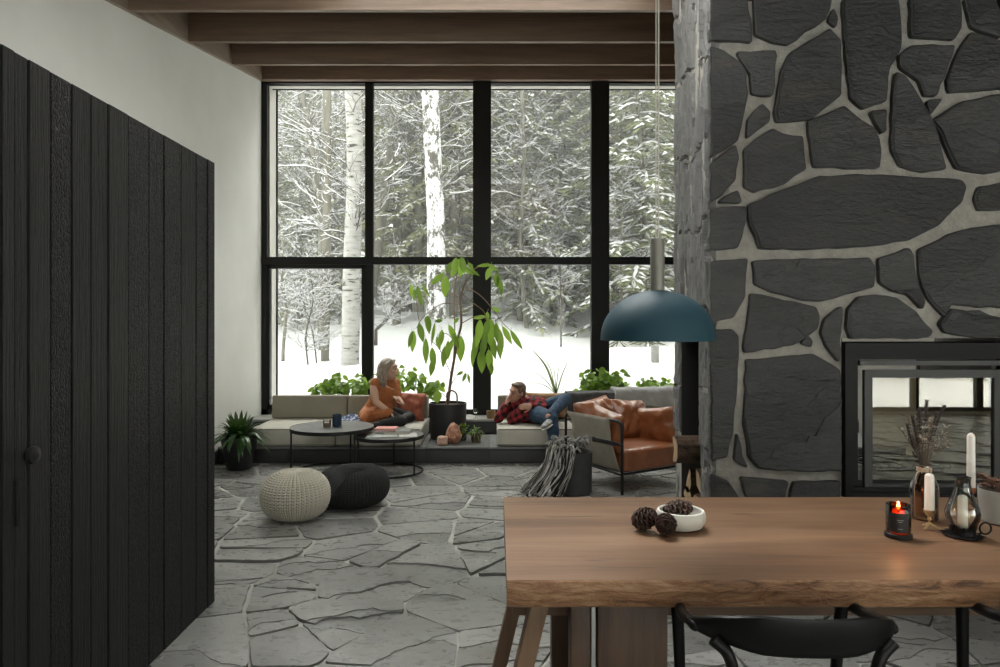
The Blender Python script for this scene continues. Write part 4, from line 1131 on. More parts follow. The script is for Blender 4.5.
# ================================================================== ARMCHAIR
M['leather'] = simple('cognac leather', (.20, .065, .024), .32, 0, .6, c2=(.33, .115, .045), vs=7, bump=.5, bs=11, bd=.02)
M['canvas'] = simple('taupe canvas sling', (.20, .18, .145), .85, c2=(.25, .225, .185), vs=10, bump=.2, bs=300)
ac = thing('leather_armchair', 'low cognac leather armchair with black tube frame and canvas side', 'armchair', (1.21, 6.575, 0), R(32.5))
hw, hd, ht = .40, .39, .63
for sx in (-1, 1):
    x = sx * hw; b = .06
    P_ = [(x, -hd, 0), (x, -hd, ht - b)] + [(x, -hd + b - b * math.cos(R(q)), ht - b + b * math.sin(R(q))) for q in (22, 45, 67)] + [(x, -hd + b, ht), (x, hd - b, ht + .0)] + [(x, hd - b + b * math.sin(R(q)), ht - b + b * math.cos(R(q))) for q in (22, 45, 67)] + [(x, hd, ht - b), (x, hd, 0)]
    g = G(); g.tube(P_, .0135, 10, up=(1, 0, 0)); g.build('side_frame', M['black_metal'], ac)
g = G(); g.tube([(-hw, -hd + .02, .17), (hw, -hd + .02, .17)], .011, 8); g.tube([(-hw, hd - .0, .2), (hw, hd - .0, .2)], .011, 8); g.tube([(-hw, hd, ht - .07), (hw, hd, ht - .07)], .011, 8)
g.tube([(-hw, -hd, .17), (-hw, hd, .2)], .010, 8); g.tube([(hw, -hd, .17), (hw, hd, .2)], .010, 8)
g.build('cross_bars', M['black_metal'], ac)
for sx in (-1, 1):   # canvas sling sides: hang from the top tube, curve in under the seat; rear edge cut concave
    g = G(); vs = []; ny, nz = 16, 14
    for j in range(nz + 1):
        t_ = j / nz; z = ht + .016 - t_ * (ht - .17)
        yr = (hd - .02) - .10 * min(1, t_ * 5) - .22 * max(0, t_ - .45) / .55
        yf = -hd + .15 - .12 * t_ ** 1.5
        if t_ < .06: yr = hd - .03; 
        for i in range(ny + 1):
            y = yf + (yr - yf) * i / ny; x = sx * (hw + .014 + .012 * math.sin(PI * t_) - .025 * t_)
            vs.append((x, y, z))
    g.add(vs, [(j * (ny + 1) + i, j * (ny + 1) + i + 1, (j + 1) * (ny + 1) + i + 1, (j + 1) * (ny + 1) + i) for j in range(nz) for i in range(ny)])
    o = g.build('canvas_side', M['canvas'], ac); s_ = o.modifiers.new('s', 'SOLIDIFY'); s_.thickness = .006; s_.offset = 0
g = G(); g.rbox((-hw - .018, -.20, .435), (.008, .36, .035), .003, 1); g.tube([(-hw - .018, -.375, .435), (-hw + .0, -hd - .016, .435)], .008, 6); g.rbox((-hw - .022, -.04, .435), (.012, .03, .045), .003, 1)
g.build('side_strap', simple('black leather strap', (.012, .012, .012), .45), ac)
g = G(); g.rbox((0, -.04, .275), (.73, .70, .20), .06, 4, puff=.12); sc_ = g.build('seat_cushion', M['leather'], ac)
g = G(); g.tube([(-.34, -.375, .33), (.34, -.375, .33)], .004, 6); g.build('piping', simple('dark leather seam', (.14, .045, .018), .5), sc_)
g = G(); g.pillow((-.16, .20, .555), .46, .44, .22, Euler((R(66), R(-6), R(8))), 22, wr=.03, seed=1, pinch=.05); g.build('back_pillow', M['leather'], ac)
g = G(); g.pillow((.21, .17, .54), .44, .42, .22, Euler((R(62), R(5), R(-6))), 22, wr=.03, seed=8, pinch=.05); g.build('back_pillow', M['leather'], ac)
g = G(); g.pillow((-.30, -.08, .52), .50, .38, .13, Euler((R(90), R(-8), R(82))), 20, wr=.014, seed=4, pinch=.06); g.build('arm_pillow', M['leather'], ac)
g = G(); g.pillow((.30, -.08, .50), .50, .36, .13, Euler((R(90), R(8), R(98))), 20, wr=.014, seed=14, pinch=.06); g.build('arm_pillow', M['leather'], ac)

# ================================================================== BASKET AND FRINGED THROW
bx, by = .655, 6.14
bk = thing('felt_basket', 'dark grey felt basket standing behind the fringed throw', 'basket', (bx, by, 0))
g = G(); g.lathe([(0, .006), (.172, .006), (.178, .012), (.185, .36), (.181, .362), (.175, .36), (.17, .02), (0, .02)], n=40, caps=False)
g.build('basket_body', simple('charcoal felt', (.05, .052, .052), .95, c2=(.07, .07, .07), vs=10, bump=.2, bs=150), bk)
tw = thing('knit_throw', 'chunky grey fringed throw tumbling out of the basket', 'blanket', (bx - .05, by - .05, .3))
g = G(); rt = random.Random(9)
for i in range(64):
    u = rt.random(); a = R(150 + 125 * u)
    x0, y0 = bx + .10 * math.cos(a) + rt.uniform(-.07, .07), by + .10 * math.sin(a) + rt.uniform(-.05, .05)
    ex = bx - .14 + .22 * math.cos(a) + rt.uniform(-.06, .06); ey = by + .25 * math.sin(a) + rt.uniform(-.07, .03)
    if math.cos(a) > .2: ex = bx + .10 + rt.uniform(-.02, .06); 
    rim = (bx + .195 * math.cos(a), by + .195 * math.sin(a), .375 + rt.uniform(-.005, .03))
    zb_ = rt.uniform(.012, .03) if math.cos(a) < .3 else rt.uniform(.05, .2)
    P_ = spline([(x0, y0, .37 + rt.uniform(-.02, .02)), ((x0 + rim[0]) / 2, (y0 + rim[1]) / 2, .405 + rt.uniform(0, .03)), rim, (rim[0] + .3 * (ex - rim[0]) , rim[1] + .4 * (ey - rim[1]) - .01, .22), (ex, ey, zb_ + .04), (ex - .03, ey - .015, zb_)], 5)
    g.tube(P_, [.0085 + .0035 * math.sin(k_ * 1.9 + i) for k_ in range(len(P_))], 7, dome=True)
t = NT('charcoal and grey yarn'); gm = t.n('ShaderNodeNewGeometry'); c = t.ramp(gm.outputs['Random Per Island'], [(.2, (.014, .014, .014)), (.5, (.09, .088, .082)), (.85, (.5, .49, .455))])
g.build('strands', t.set(c, .95, 0, .2, t.bump(t.noise(t.coord(), 160, 3), .4, .004)), tw, world=True)
g = G()
for i in range(26):
    p = Vector((bx + rt.uniform(-.16, .16), by + rt.uniform(-.14, .12), .40 + rt.uniform(-.02, .05)))
    q = p + Vector((rt.uniform(-.07, .07), rt.uniform(-.05, .05), rt.uniform(.01, .05)))
    g.tube(spline([p, (p + q) / 2 + Vector((0, 0, .03)), q], 5), .013, 7, dome=True)
g.build('knotted_edge', simple('grey yarn knots', (.14, .14, .135), .95, c2=(.3, .3, .28), vs=30, bump=.4, bs=160), tw, world=True)

# ================================================================== FIREWOOD
M['bark'] = simple('brown bark', (.035, .022, .014), .9, c2=(.12, .075, .045), vs=14, bump=.9, bs=25, bd=.02)
M['split'] = simple('split wood', (.36, .24, .13), .8, c2=(.5, .36, .22), vs=10, bump=.3, bs=30)
def log(c, L, r, a0, a1, label, tilt=0, rz=0, flatt=1.0):
    """split log with its length along x: wedge section with bark outside"""
    root = thing('firewood_log', label, 'log', c, rz); n = 10; g = G(); g2 = G()
    arc = [(r * math.cos(R(a0 + (a1 - a0) * i / n)) * (1 + .06 * math.sin(i * 2.1)), r * flatt * math.sin(R(a0 + (a1 - a0) * i / n))) for i in range(n + 1)]
    xs_ = (-L / 2, L / 2)
    A = [[Vector((x, p[0], p[1])) for p in arc] for x in xs_]
    g.loft([[v + Vector((0, v.y, v.z)) * .0 for v in A[0]], A[1]], closed=False, caps=False)
    g.loft([[v * 1 - Vector((0, v.y, v.z)).normalized() * .008 for v in A[0]], A[0]], closed=False, caps=False)
    ctr = [Vector((x, 0, 0)) for x in xs_]
    for k_ in (0, 1):
        poly = [ctr[k_]] + A[k_]; g2.add(poly, [tuple(range(len(poly))) if k_ else tuple(range(len(poly)))[::-1]])
    for e in (0, -1): g2.add([ctr[0], ctr[1], A[1][e], A[0][e]], [(0, 1, 2, 3)])
    g.build('bark', M['bark'], root, smooth=False); g2.build('split_faces', M['split'], root, smooth=False); return root
y0 = (NY0 + NY1) / 2; NX = SX
log((1.225 + .25, y0 + .04, .615), .50, .10, 60, 290, 'dark bark-faced log on top of the stack in the niche', flatt=.95)
log((NX + .24, y0 + .13, .40), .46, .10, 130, 300, 'split log with pale edge in the niche, on the window side', flatt=1.05)
log((NX + .25, y0 - .10, .40), .48, .10, 80, 200, 'split log with pale edge in the niche, on the room side', flatt=1.1)
log((NX + .24, y0 + .12, .22), .46, .12, 20, 170, 'pale split log low in the niche, on the window side')
log((NX + .24, y0 - .10, .22), .46, .12, 0, 180, 'half-round log low in the niche, on the room side')
# ================================================================== PLANTS
def leafmat(name, c1, c2, rough=.45, tr=.25):
    t = NT(name); gm = t.n('ShaderNodeNewGeometry')
    c = t.ramp(gm.outputs['Random Per Island'], [(.1, c1), (.9, c2)])
    t.set(c, rough, 0, .4)
    ts = t.n('ShaderNodeBsdfTranslucent'); t.l(t.mix(.3, c, (.5, .7, .1)), ts.inputs[0])
    mx = t.n('ShaderNodeMixShader'); mx.inputs[0].default_value = tr
    t.l(t.b.outputs[0], mx.inputs[1]); t.l(ts.outputs[0], mx.inputs[2]); t.l(mx.outputs[0], t.out.inputs[0]); return t.m
M['rubber_leaf'] = leafmat('rubber tree leaves', (.04, .10, .018), (.20, .34, .05), .35, .4)
M['bush_leaf'] = leafmat('bushy houseplant leaves', (.10, .20, .02), (.32, .50, .08), .45, .45)
M['dark_leaf'] = leafmat('dark green leaves', (.012, .04, .012), (.04, .10, .025), .3, .12)
M['spider_leaf'] = leafmat('pale striped leaves', (.10, .2, .06), (.34, .45, .2), .45, .35)
M['stem'] = simple('woody stem', (.15, .10, .065), .8, c2=(.22, .15, .10), vs=20, bump=.3, bs=60)
M['green_stem'] = simple('green stem', (.10, .16, .05), .6)
M['soil'] = simple('potting soil', (.03, .02, .015), .95, bump=.5, bs=60)
M['black_pot'] = simple('matte black planter', (.014, .015, .016), .5, bump=.05, bs=60)
def pot(root, prof, soil_r, soil_z, m, n=40):
    g = G(); g.lathe(prof, n=n, caps=False); g.build('pot', m, root)
    g = G(); g.lathe([(0, soil_z - .02), (soil_r, soil_z - .02), (soil_r, soil_z), (0, soil_z + .004)], n=24, caps=False); g.build('soil', M['soil'], root)
rp = random.Random(31)
# --- rubber tree
D0 = 7.95
rt_ = thing('potted_rubber_tree', 'tall leggy rubber tree with drooping leaves in a big black pot', 'plant', (-.55, D0, .17))
pot(rt_, [(0, 0), (.185, 0), (.20, .01), (.212, .395), (.21, .402), (.198, .402), (.192, .02), (0, .02)], .197, .375, M['black_pot'])
def C6(x, y, d=D0): return W(390 + x / 3.707, 240 + y / 3.707, d)
g = G()
def br(pts, r, dy=(0,)):
    P_ = [C6(p[0], p[1], D0 + (p[2] if len(p) > 2 else 0)) for p in pts]; P_ = spline(P_, 6)
    g.tube(P_, [r[0] + (r[1] - r[0]) * i / (len(P_) - 1) for i in range(len(P_))], 8)
br([(213, 620), (220, 560), (228, 500), (240, 430), (250, 370, -.03), (264, 310, -.03), (262, 230), (268, 190), (282, 150)], (.019, .010))
br([(205, 620), (226, 520, .04), (236, 430, .05), (240, 330, .04), (238, 220, .03), (250, 110, .0)], (.010, .005))
br([(268, 185), (310, 190), (345, 215, -.05), (385, 262, -.08), (420, 310, -.1), (465, 350, -.12)], (.007, .003))
br([(268, 200), (310, 235, -.1), (345, 262, -.15), (362, 300, -.18)], (.007, .004))
br([(262, 240), (200, 235, -.05), (150, 262, -.08), (120, 290, -.1), (95, 330, -.1)], (.006, .003))
br([(160, 180, -.05), (105, 200, -.1), (100, 250, -.1), (108, 300, -.1), (118, 330, -.1)], (.005, .003))
br([(262, 215), (200, 190, .05), (160, 180, -.05)], (.006, .004))
br([(280, 160), (310, 110), (350, 95, -.05), (385, 105, -.08)], (.006, .003))
br([(242, 380, .02), (215, 350, -.08), (195, 345, -.1)], (.005, .003))
br([(228, 500), (200, 440, -.08), (180, 400, -.1), (150, 370, -.1)], (.005, .003))
br([(225, 540), (250, 500, -.05), (275, 495, -.08)], (.004, .002)); br([(215, 590), (195, 570, -.05), (180, 565, -.08)], (.004, .002))
br([(264, 310), (300, 290, -.1), (330, 282, -.15), (370, 300, -.15)], (.006, .003))
br([(215, 605), (212, 570, -.1), (228, 558, -.16), (246, 570, -.16), (250, 608, -.16)], (.011, .010))
g.build('trunk', M['stem'], rt_, world=True)
LV = """240,95,55,10,26|270,95,60,-10,26|255,85,42,60,24|290,115,50,-50,18|205,175,75,0,34|175,145,60,50,24|310,120,50,-60,16|235,118,40,30,22|262,112,52,5,26|222,100,45,40,24|
78,187,45,0,18|90,205,40,5,14|110,210,75,-12,20|135,190,60,-30,10|85,378,75,5,26|75,370,60,12,18|115,345,70,-12,26|143,315,65,-5,24|160,350,80,8,14|140,305,40,-20,20|
190,365,60,5,22|215,410,65,0,24|200,435,75,5,26|133,415,92,0,24|160,440,75,-5,26|155,475,60,8,24|235,350,70,-25,24|245,375,60,-20,22|262,405,90,0,36|
365,125,50,22,24|348,94,50,85,14|395,150,55,-5,22|408,165,60,-12,20|412,182,50,0,16|385,105,38,-60,16|330,340,80,5,30|350,370,70,0,26|372,345,95,0,40|345,400,70,8,26|340,452,85,0,34|
370,450,80,-5,28|315,398,100,5,26|308,432,80,5,20|385,400,85,-8,28|410,380,90,-5,26|406,412,60,-8,18|435,355,72,-28,22|470,372,82,-32,20|395,260,32,-60,18|330,287,44,80,16|360,285,34,0,18|376,480,44,0,18|
275,510,35,20,14|292,515,35,-10,12|258,495,26,60,12|175,582,46,0,34|245,300,28,40,14|395,345,70,-3,24|358,330,60,8,26|325,370,60,12,20|225,395,50,12,18|180,385,50,-12,18|300,100,36,-30,16|180,300,26,80,16"""
g = G()
for s_ in LV.replace('\n', '').split('|'):
    if not s_: continue
    cx, cy, L_, an, wd = [float(v) for v in s_.split(',')]
    dd = D0 + rp.uniform(-.22, .12); kk = dd / FPX / 3.707
    L_ *= kk * 1.08; wd *= kk * 1.02; a = R(an)
    dx, dz = math.sin(-a), -math.cos(a)
    d = Vector((dx * 1.0, rp.uniform(-.25, .25), dz)).normalized(); c = C6(cx, cy, dd)
    g.leaf(c - d * L_ / 2, d, (rp.uniform(-.5, .5), -1, rp.uniform(0, .3)), L_, wd, 0, .22, segs=6)
    g.tube([c - d * L_ / 2, c - d * L_ * .5 + Vector((rp.uniform(-.02, .02), .02, .035))], .0025, 5)
g.build('leaves', M['rubber_leaf'], rt_, world=True)
# --- bushy plants in troughs on the ledge
def bush(name, label, px0, px1, ytop, d, base_z, seed, leaf=.075, dens=9, hang=False, fill=1.0):
    rb = random.Random(seed); x0, x1 = W(px0, 0, d)[0], W(px1, 0, d)[0]; cx = (x0 + x1) / 2
    root = thing(name, label, 'plant', (cx, d, base_z)); g = G(); s_ = (x1 - x0) / 2
    g.rbox((0, 0, .075), (min(2 * s_ * .7, 1.6), .17, .15), .012, 2); g.build('trough', M['black_pot'], root)
    g = G(); g2 = G(); n = int((x1 - x0) * 30 * fill)
    for i in range(n):
        u = rb.uniform(-1, 1); px = u; bx_ = u * s_ * .65
        pxx = px0 + (px1 - px0) * (u + 1) / 2
        zt = W(0, ytop(pxx), d)[2] - base_z; zt *= rb.uniform(.62, 1.0) if rb.random() < .6 else rb.uniform(.9, 1.0)
        tip = Vector((u * s_ + rb.uniform(-.05, .05), rb.uniform(-.10, .10), max(.16, zt - .02)))
        P_ = spline([(bx_, 0, .13), (bx_ + (tip.x - bx_) * .4, tip.y * .3, .13 + (tip.z - .13) * .6), tip], 5); g2.tube(P_, .0025, 5)
        for q in range(dens):
            a = rb.uniform(0, 2 * PI); k_ = rb.randint(4, len(P_) - 1); b = P_[k_] + Vector((math.cos(a), math.sin(a) * .8, rb.uniform(-.3, .5))) * rb.uniform(.01, .05)
            dr_ = Vector((math.cos(a), math.sin(a), rb.uniform(-.7, .3)))
            g.leaf(b, dr_, (rb.uniform(-.4, .4), -.8, .6), leaf * rb.uniform(.8, 1.4), leaf * rb.uniform(.8, 1.1), .3, .15, segs=3)
    g2.build('stems', M['green_stem'], root); g.build('leaves', M['bush_leaf'], root); return root
yl = lambda p: 388 - 12 * math.exp(-((p - 355) / 26) ** 2) - 20 * math.exp(-((p - 402) / 22) ** 2) - 4 * math.sin(p * .3)
bush('leafy_houseplant', 'bright green leafy plant behind the sofa, left of the woman', 302, 376, lambda p: 372 + .9 * max(0, 338 - p) * .5 - 4 * math.sin((p - 300) * .25), 8.55, .331, 3)
bush('leafy_houseplant', 'bright green leafy plant behind the sofa, right of the woman', 390, 440, lambda p: 364 + max(0, p - 404) * .55, 8.55, .331, 4)
bush('leafy_houseplant', 'dense round green plant in trough behind the armchair', 578, 634, lambda p: 364 + abs(p - 602) * .42 , 8.55, .331, 5, dens=13)
bush('leafy_houseplant', 'small sparse green plant nearest the stone chimney on the ledge', 640, 676, lambda p: 376, 8.6, .331, 6, leaf=.065)
# --- spiky yucca
yp = thing('spiky_plant', 'thin spiky-leaved plant rising behind the sofa back near the man', 'plant', (W(556, 0, 8.6)[0], 8.6, .331))
pot(yp, [(0, 0), (.06, 0), (.075, .12), (.068, .12), (.056, .01), (0, .01)], .068, .11, M['black_pot'], 24)
g = G(); b = Vector((0, 0, .11)); g.tube([(0, 0, .10), (0, 0, .32)], .011, 8); g.build('trunk', M['green_stem'], yp)
g = G()
for (px, py, w_) in ((530, 347, .034), (583, 343, .034), (518, 366, .008), (520, 382, .008), (598, 368, .014), (586, 381, .010), (541, 352, .012), (560, 362, .018), (552, 358, .012), (570, 371, .012), (590, 362, .008)):
    tip = W(px, py, 8.6 + rp.uniform(-.12, .0)) - Vector((yp.location)); s0 = Vector((0, 0, .27)); 
    mid = (s0 + tip) / 2 + Vector((-(tip.x) * .12, 0, .045)); P_ = spline([s0, mid, tip], 6); n_ = len(P_); vs = []
    for i, p in enumerate(P_):
        w2 = w_ * (1 - (i / (n_ - 1)) ** 2) * .5 + .0008; vs += [p - Vector((0, 0, 1)) * w2 * .7 - Vector((w2, 0, 0)) * .7, p + Vector((0, .004, 0)), p + Vector((0, 0, 1)) * w2 * .7 + Vector((w2, 0, 0)) * .7]
    g.add(vs, [(i * 3 + a_, i * 3 + a_ + 1, i * 3 + a_ + 4, i * 3 + a_ + 3) for i in range(n_ - 1) for a_ in (0, 1)])
g.build('leaves', leafmat('olive spiky leaves', (.10, .13, .06), (.2, .24, .12), .5, .2), yp)
# --- dark plant in the black floor pot
pl = thing('potted_floor_plant', 'dark long-leaved plant in a black pot on the floor by the closet', 'plant', (-2.62, 7.13, 0))
pot(pl, [(0, 0), (.115, 0), (.122, .01), (.185, .32), (.182, .325), (.17, .322), (.11, .02), (0, .02)], .168, .30, M['black_pot'])
g = G()
for i in range(140):
    a = rp.uniform(0, 2 * PI); e = rp.uniform(.25, 1.45); L_ = rp.uniform(.2, .36)
    d = Vector((math.cos(a) * math.cos(e), math.sin(a) * math.cos(e), math.sin(e)))
    g.leaf(Vector((math.cos(a) * .04, math.sin(a) * .04, .29)) + d * .04, d, (0, 0, 1), L_, .046, .8 * math.cos(e) + .1, .25, segs=7)
g.build('leaves', M['dark_leaf'], pl)
# --- spider plant on the ledge
sp_ = thing('spider_plant', 'small spider plant in brown pot on the low stone platform', 'plant', (W(476, 0, 7.72)[0], 7.72, .1705))
pot(sp_, [(0, 0), (.05, 0), (.062, .1), (.056, .1), (.045, .01), (0, .01)], .057, .09, simple('brown clay pot', (.10, .06, .04), .7, bump=.3, bs=40), 24)
g = G()
for i in range(46):
    a = rp.uniform(0, 2 * PI); e = rp.uniform(.3, 1.35); L_ = rp.uniform(.13, .22); d = Vector((math.cos(a) * math.cos(e), math.sin(a) * math.cos(e), math.sin(e)))
    g.leaf((0, 0, .09), d, (0, 0, 1), L_, .012, 1.0 * math.cos(e) + .2, .3, segs=6)
g.build('leaves', M['spider_leaf'], sp_)
# trailing green sprig between pot and rock
tp = thing('trailing_plant', 'small green seedling plant beside the big black pot', 'plant', (W(463, 0, 7.78)[0], 7.80, .1705))
pot(tp, [(0, 0), (.035, 0), (.04, .07), (.036, .07), (.03, .01), (0, .01)], .037, .06, M['black_pot'], 20)
g = G(); 
for i in range(16):
    a = rp.uniform(0, 2 * PI); e = rp.uniform(.2, 1.4); d = Vector((math.cos(a) * math.cos(e), math.sin(a) * math.cos(e), math.sin(e)))
    g.tube([(0, 0, .06), Vector((0, 0, .06)) + d * .1], .0015, 4); g.leaf(Vector((0, 0, .06)) + d * .1, d, (0, -.5, 1), .05, .035, .4, .2, segs=3)
g.build('leaves', M['bush_leaf'], tp)
# salt rock lamp and block
t = NT('pink salt'); v = t.noise(t.coord((1, 1, 1)), 22, 5, .7); c = t.ramp(v, [(.35, (.28, .10, .06)), (.5, (.52, .25, .16)), (.66, (.72, .50, .38))])
M['salt'] = t.set(c, .6, 0, .5, t.bump(v, .8, .02), **{'Subsurface Weight': .1})
def rock(name, label, cat, p, r, seed, sup=2.0, m=None):
    root = thing(name, label, cat, p); bm = bmesh.new(); bmesh.ops.create_icosphere(bm, subdivisions=4, radius=1)
    g = G(); vs = []
    for v_ in bm.verts:
        c_ = v_.co; k_ = (abs(c_.x) ** sup + abs(c_.y) ** sup + abs(c_.z) ** sup) ** (-1 / sup)
        q = 1 + .10 * mnoise.noise(c_ * 2.2 + Vector((seed, 0, 0))) + .06 * mnoise.noise(c_ * 6 + Vector((seed, 0, 0)))
        tp_ = 1 - .28 * max(-.4, c_.z * k_) if sup < 3 else 1
        vs.append((c_.x * k_ * q * r[0] * tp_, c_.y * k_ * q * r[1] * tp_, max(-r[2] * .92, c_.z * k_ * q * r[2]) + r[2] * .92))
    bm.verts.index_update(); g.add(vs, [tuple(v_.index for v_ in f.verts) for f in bm.faces]); bm.free(); return g.build('rock', m or M['salt'], root)
rock('salt_rock', 'larger upright pink salt rock beside the black plant pot', 'rock', (W(453.5, 0, 7.62)[0], 7.62, .1705), (.085, .08, .115), 2)
rock('salt_block', 'small square pinkish salt block in front of the black pot', 'rock', (W(442.5, 0, 7.52)[0], 7.52, .1705), (.056, .05, .048), 7, 5.0, simple('pale pink salt', (.55, .33, .24), .6, c2=(.64, .45, .36), vs=20, bump=.3, bs=40))
r_ = cup('wooden_tealight', 'small amber brown tealight holder on the window ledge', 'candle', (W(491, 0, 8.42)[0], 8.42, .331), [(0, 0), (.05, 0), (.055, .09), (.048, .09), (.043, .03), (0, .03)], simple('amber brown wood', (.22, .13, .06), .5, c2=(.3, .19, .09), vs=30))
g = G(); g.lathe([(0, .031), (.04, .031), (.04, .06), (0, .06)], n=20, caps=False); g.build('wax', M['candle'], r_)
r_ = cup('small_glass', 'small clear glass standing on the window ledge by the tealight', 'glass', (W(475.5, 0, 8.42)[0], 8.42, .331), [(0, 0), (.03, 0), (.005, .006), (.004, .05), (.03, .07), (.033, .12), (.031, .12), (.028, .072), (0, .056)], M['clear'])

# ================================================================== PEOPLE
def skin_m(name, c): return simple(name, c, .5, 0, .4, **{'Subsurface Weight': .08})
M['skin_w'] = skin_m('woman skin', (.56, .35, .25)); M['skin_m'] = skin_m('man skin', (.50, .28, .20))
def limb(g, pts, rad, n=12, flat=1.0): g.tube(spline(pts, 4), [rad[0]] if False else _interp(rad, len(pts), 4), n, dome=True, flat=flat)
def _interp(r, m, k):
    out = []
    for i in range(m - 1):
        for j in range(k): out.append(r[i] + (r[i + 1] - r[i]) * j / k)
    out.append(r[-1]); return out
def head(g, c, fwd, up, s=1.0, parts=None):
    """head ~0.23 tall with a modelled face; returns frame"""
    f = Vector(fwd).normalized(); u = Vector(up); u = (u - f * u.dot(f)).normalized(); r = f.cross(u)
    Mx = Matrix((r, f, u)).transposed(); c = Vector(c); P = lambda x, y, z: c + Mx @ Vector((x * s, y * s, z * s))
    rot = Mx
    g.ell(P(0, -.012, .025), (.074 * s, .092 * s, .088 * s), rot, 24, 16)
    g.ell(P(0, .022, -.045), (.056 * s, .062 * s, .068 * s), rot, 20, 14)        # jaw
    g.ell(P(0, .060, -.092), (.022 * s, .020 * s, .018 * s), rot)                 # chin
    g.ell(P(0, .070, .040), (.052 * s, .018 * s, .016 * s), rot)                  # brow
    g.tube([P(0, .082, .022), P(0, .098, -.010), P(0, .101, -.026)], [.007 * s, .009 * s, .011 * s], 8, dome=True)  # nose
    for sx in (-1, 1):
        g.ell(P(sx * .040, .058, -.022), (.020 * s, .018 * s, .018 * s), rot)     # cheeks
        g.ell(P(sx * .014, .098, -.030), (.009 * s, .010 * s, .007 * s), rot, 8, 6)
        g.ell(P(sx * .076, -.012, -.002), (.009 * s, .020 * s, .032 * s), rot, 12, 8)  # ears
    g.ell(P(0, .082, -.054), (.024 * s, .010 * s, .006 * s), rot, 12, 8); g.ell(P(0, .080, -.066), (.020 * s, .010 * s, .007 * s), rot, 12, 8)
    return P, rot
def face(root, P, rot, s=1.0, brow=(.08, .05, .03), closed=False):
    g = G()
    for sx in (-1, 1):
        g = G(); g.ell(P(sx * .030, .0765, .012), (.013 * s, .007 * s, .0075 * s if not closed else .002 * s), rot, 12, 8); g.build('eye', simple('eye white', (.5, .48, .45), .2), root)
    g = G()
    for sx in (-1, 1):
        g.ell(P(sx * .030, .0835, .012), (.0058 * s, .003 * s, .0058 * s), rot, 10, 6)
        g.tube([P(sx * .012, .090, .034), P(sx * .030, .088, .039), P(sx * .048, .076, .034)], .0035 * s, 6, dome=True)
    g.build('brows_and_irises', simple('dark brow ' + str(brow), brow, .6), root)
    g = G(); g.ell(P(0, .0895, -.0575), (.021 * s, .005 * s, .0045 * s), rot, 12, 6); g.ell(P(0, .087, -.064), (.018 * s, .005 * s, .0045 * s), rot, 12, 6)
    g.build('lips', simple('lips', (.36, .12, .10), .45), root)
def hand(g, wrist, d, palm_n, s=1.0, curl=.4, thumb=1):
    """palm + five fingers; d = direction from wrist to fingertips, palm_n = palm normal"""
    w = Vector(wrist); d = Vector(d).normalized(); n = Vector(palm_n); n = (n - d * n.dot(d)).normalized(); sd = d.cross(n)
    pts = [w, w + d * .045 * s, w + d * .085 * s]
    g.tube(pts, [.026 * s, .040 * s, .040 * s], 12, flat=.42, up=n, dome=True)
    for k_, (off, L_) in enumerate(((-.030, .068), (-.010, .078), (.010, .073), (.029, .056))):
        b = w + d * .085 * s + sd * off * s; P_ = [b - d * .01]; dd = d.copy(); p = b.copy()
        for q in range(3):
            dd = (dd + n * curl * (.55 + .12 * q + .06 * k_)).normalized(); p = p + dd * L_ * s * (.42, .32, .26)[q]; P_.append(p.copy())
        g.tube(P_, [.0088 * s, .0085 * s, .008 * s, .007 * s], 8, dome=True)
    b = w + d * .028 * s - sd * .026 * s * thumb
    t1 = (d * .7 - sd * .75 * thumb + n * .25).normalized(); t2 = (d * .95 - sd * .25 * thumb + n * .35).normalized()
    g.tube([b, b + t1 * .034 * s, b + t1 * .034 * s + t2 * .028 * s, b + t1 * .034 * s + t2 * .05 * s], [.013 * s, .0105 * s, .0095 * s, .0085 * s], 8, dome=True)

# --- the seated woman, three-quarter view, looking to the right
pw = thing('person', 'woman with grey-blonde hair in an orange tunic sitting on the sofa', 'person', tuple(W(382, 421, 7.8)))
hip = W(378, 411.5, 7.86); hipz = .45
pel = Vector((W(378, 0, 7.86)[0], 7.86, .455)); chest = W(385, 388, 7.86); neck0 = W(387, 379.5, 7.86); hc = W(389.5, 369.5, 7.82)
rsh = W(374.5, 382.5, 7.76); lsh = W(395, 383, 7.93)      # near and far shoulder
rel = W(376, 402, 7.66); rwr = W(391, 413.5, 7.60)
lel = W(397.5, 398.5, 7.84); lwr = W(402.5, 404.0, 7.70)
rkn = W(402, 421, 7.53); lkn = W(410, 417, 7.86); rft = W(381, 424, 7.5); lft = W(398, 421, 7.62)
wfwd = Vector((.98, -.28, .03)); g = G()
P, rot = head(g, hc, wfwd, (-.05, 0, 1), 1.02)
g.tube([hc + Vector((-.02, 0, -.05)), neck0 + Vector((0, 0, .0)), neck0 + Vector((0, 0, -.05))], [.045, .046, .055], 12, dome=True)
ax = (lsh - rsh).normalized()
g.tube(spline([neck0 + Vector((0, 0, -.035)), chest + Vector((0, 0, .02)), (chest + pel) / 2, pel], 5), _interp([.10, .145, .13, .16], 4, 5), 18, flat=.66, up=Vector((.6, -.8, 0)), dome=True)
limb(g, [rsh, (rsh + rel) / 2 + Vector((-.01, -.01, 0)), rel], [.05, .046, .038]); limb(g, [rel, (rel + rwr) / 2, rwr], [.038, .034, .024])
limb(g, [lsh, (lsh + lel) / 2, lel], [.05, .045, .038]); limb(g, [lel, (lel + lwr) / 2, lwr], [.038, .033, .024])
limb(g, [neck0 + Vector((0, 0, -.03)), rsh], [.055, .05]); limb(g, [neck0 + Vector((0, 0, -.03)), lsh], [.055, .05])
for a, k_, f in ((pel + Vector((-.02, -.07, 0)), rkn, rft), (pel + Vector((.02, .08, 0)), lkn, lft)):
    limb(g, [a, (a + k_) / 2 + Vector((0, 0, .02)), k_], [.085, .07, .052]); limb(g, [k_, (k_ + f) / 2, f], [.052, .046, .034])
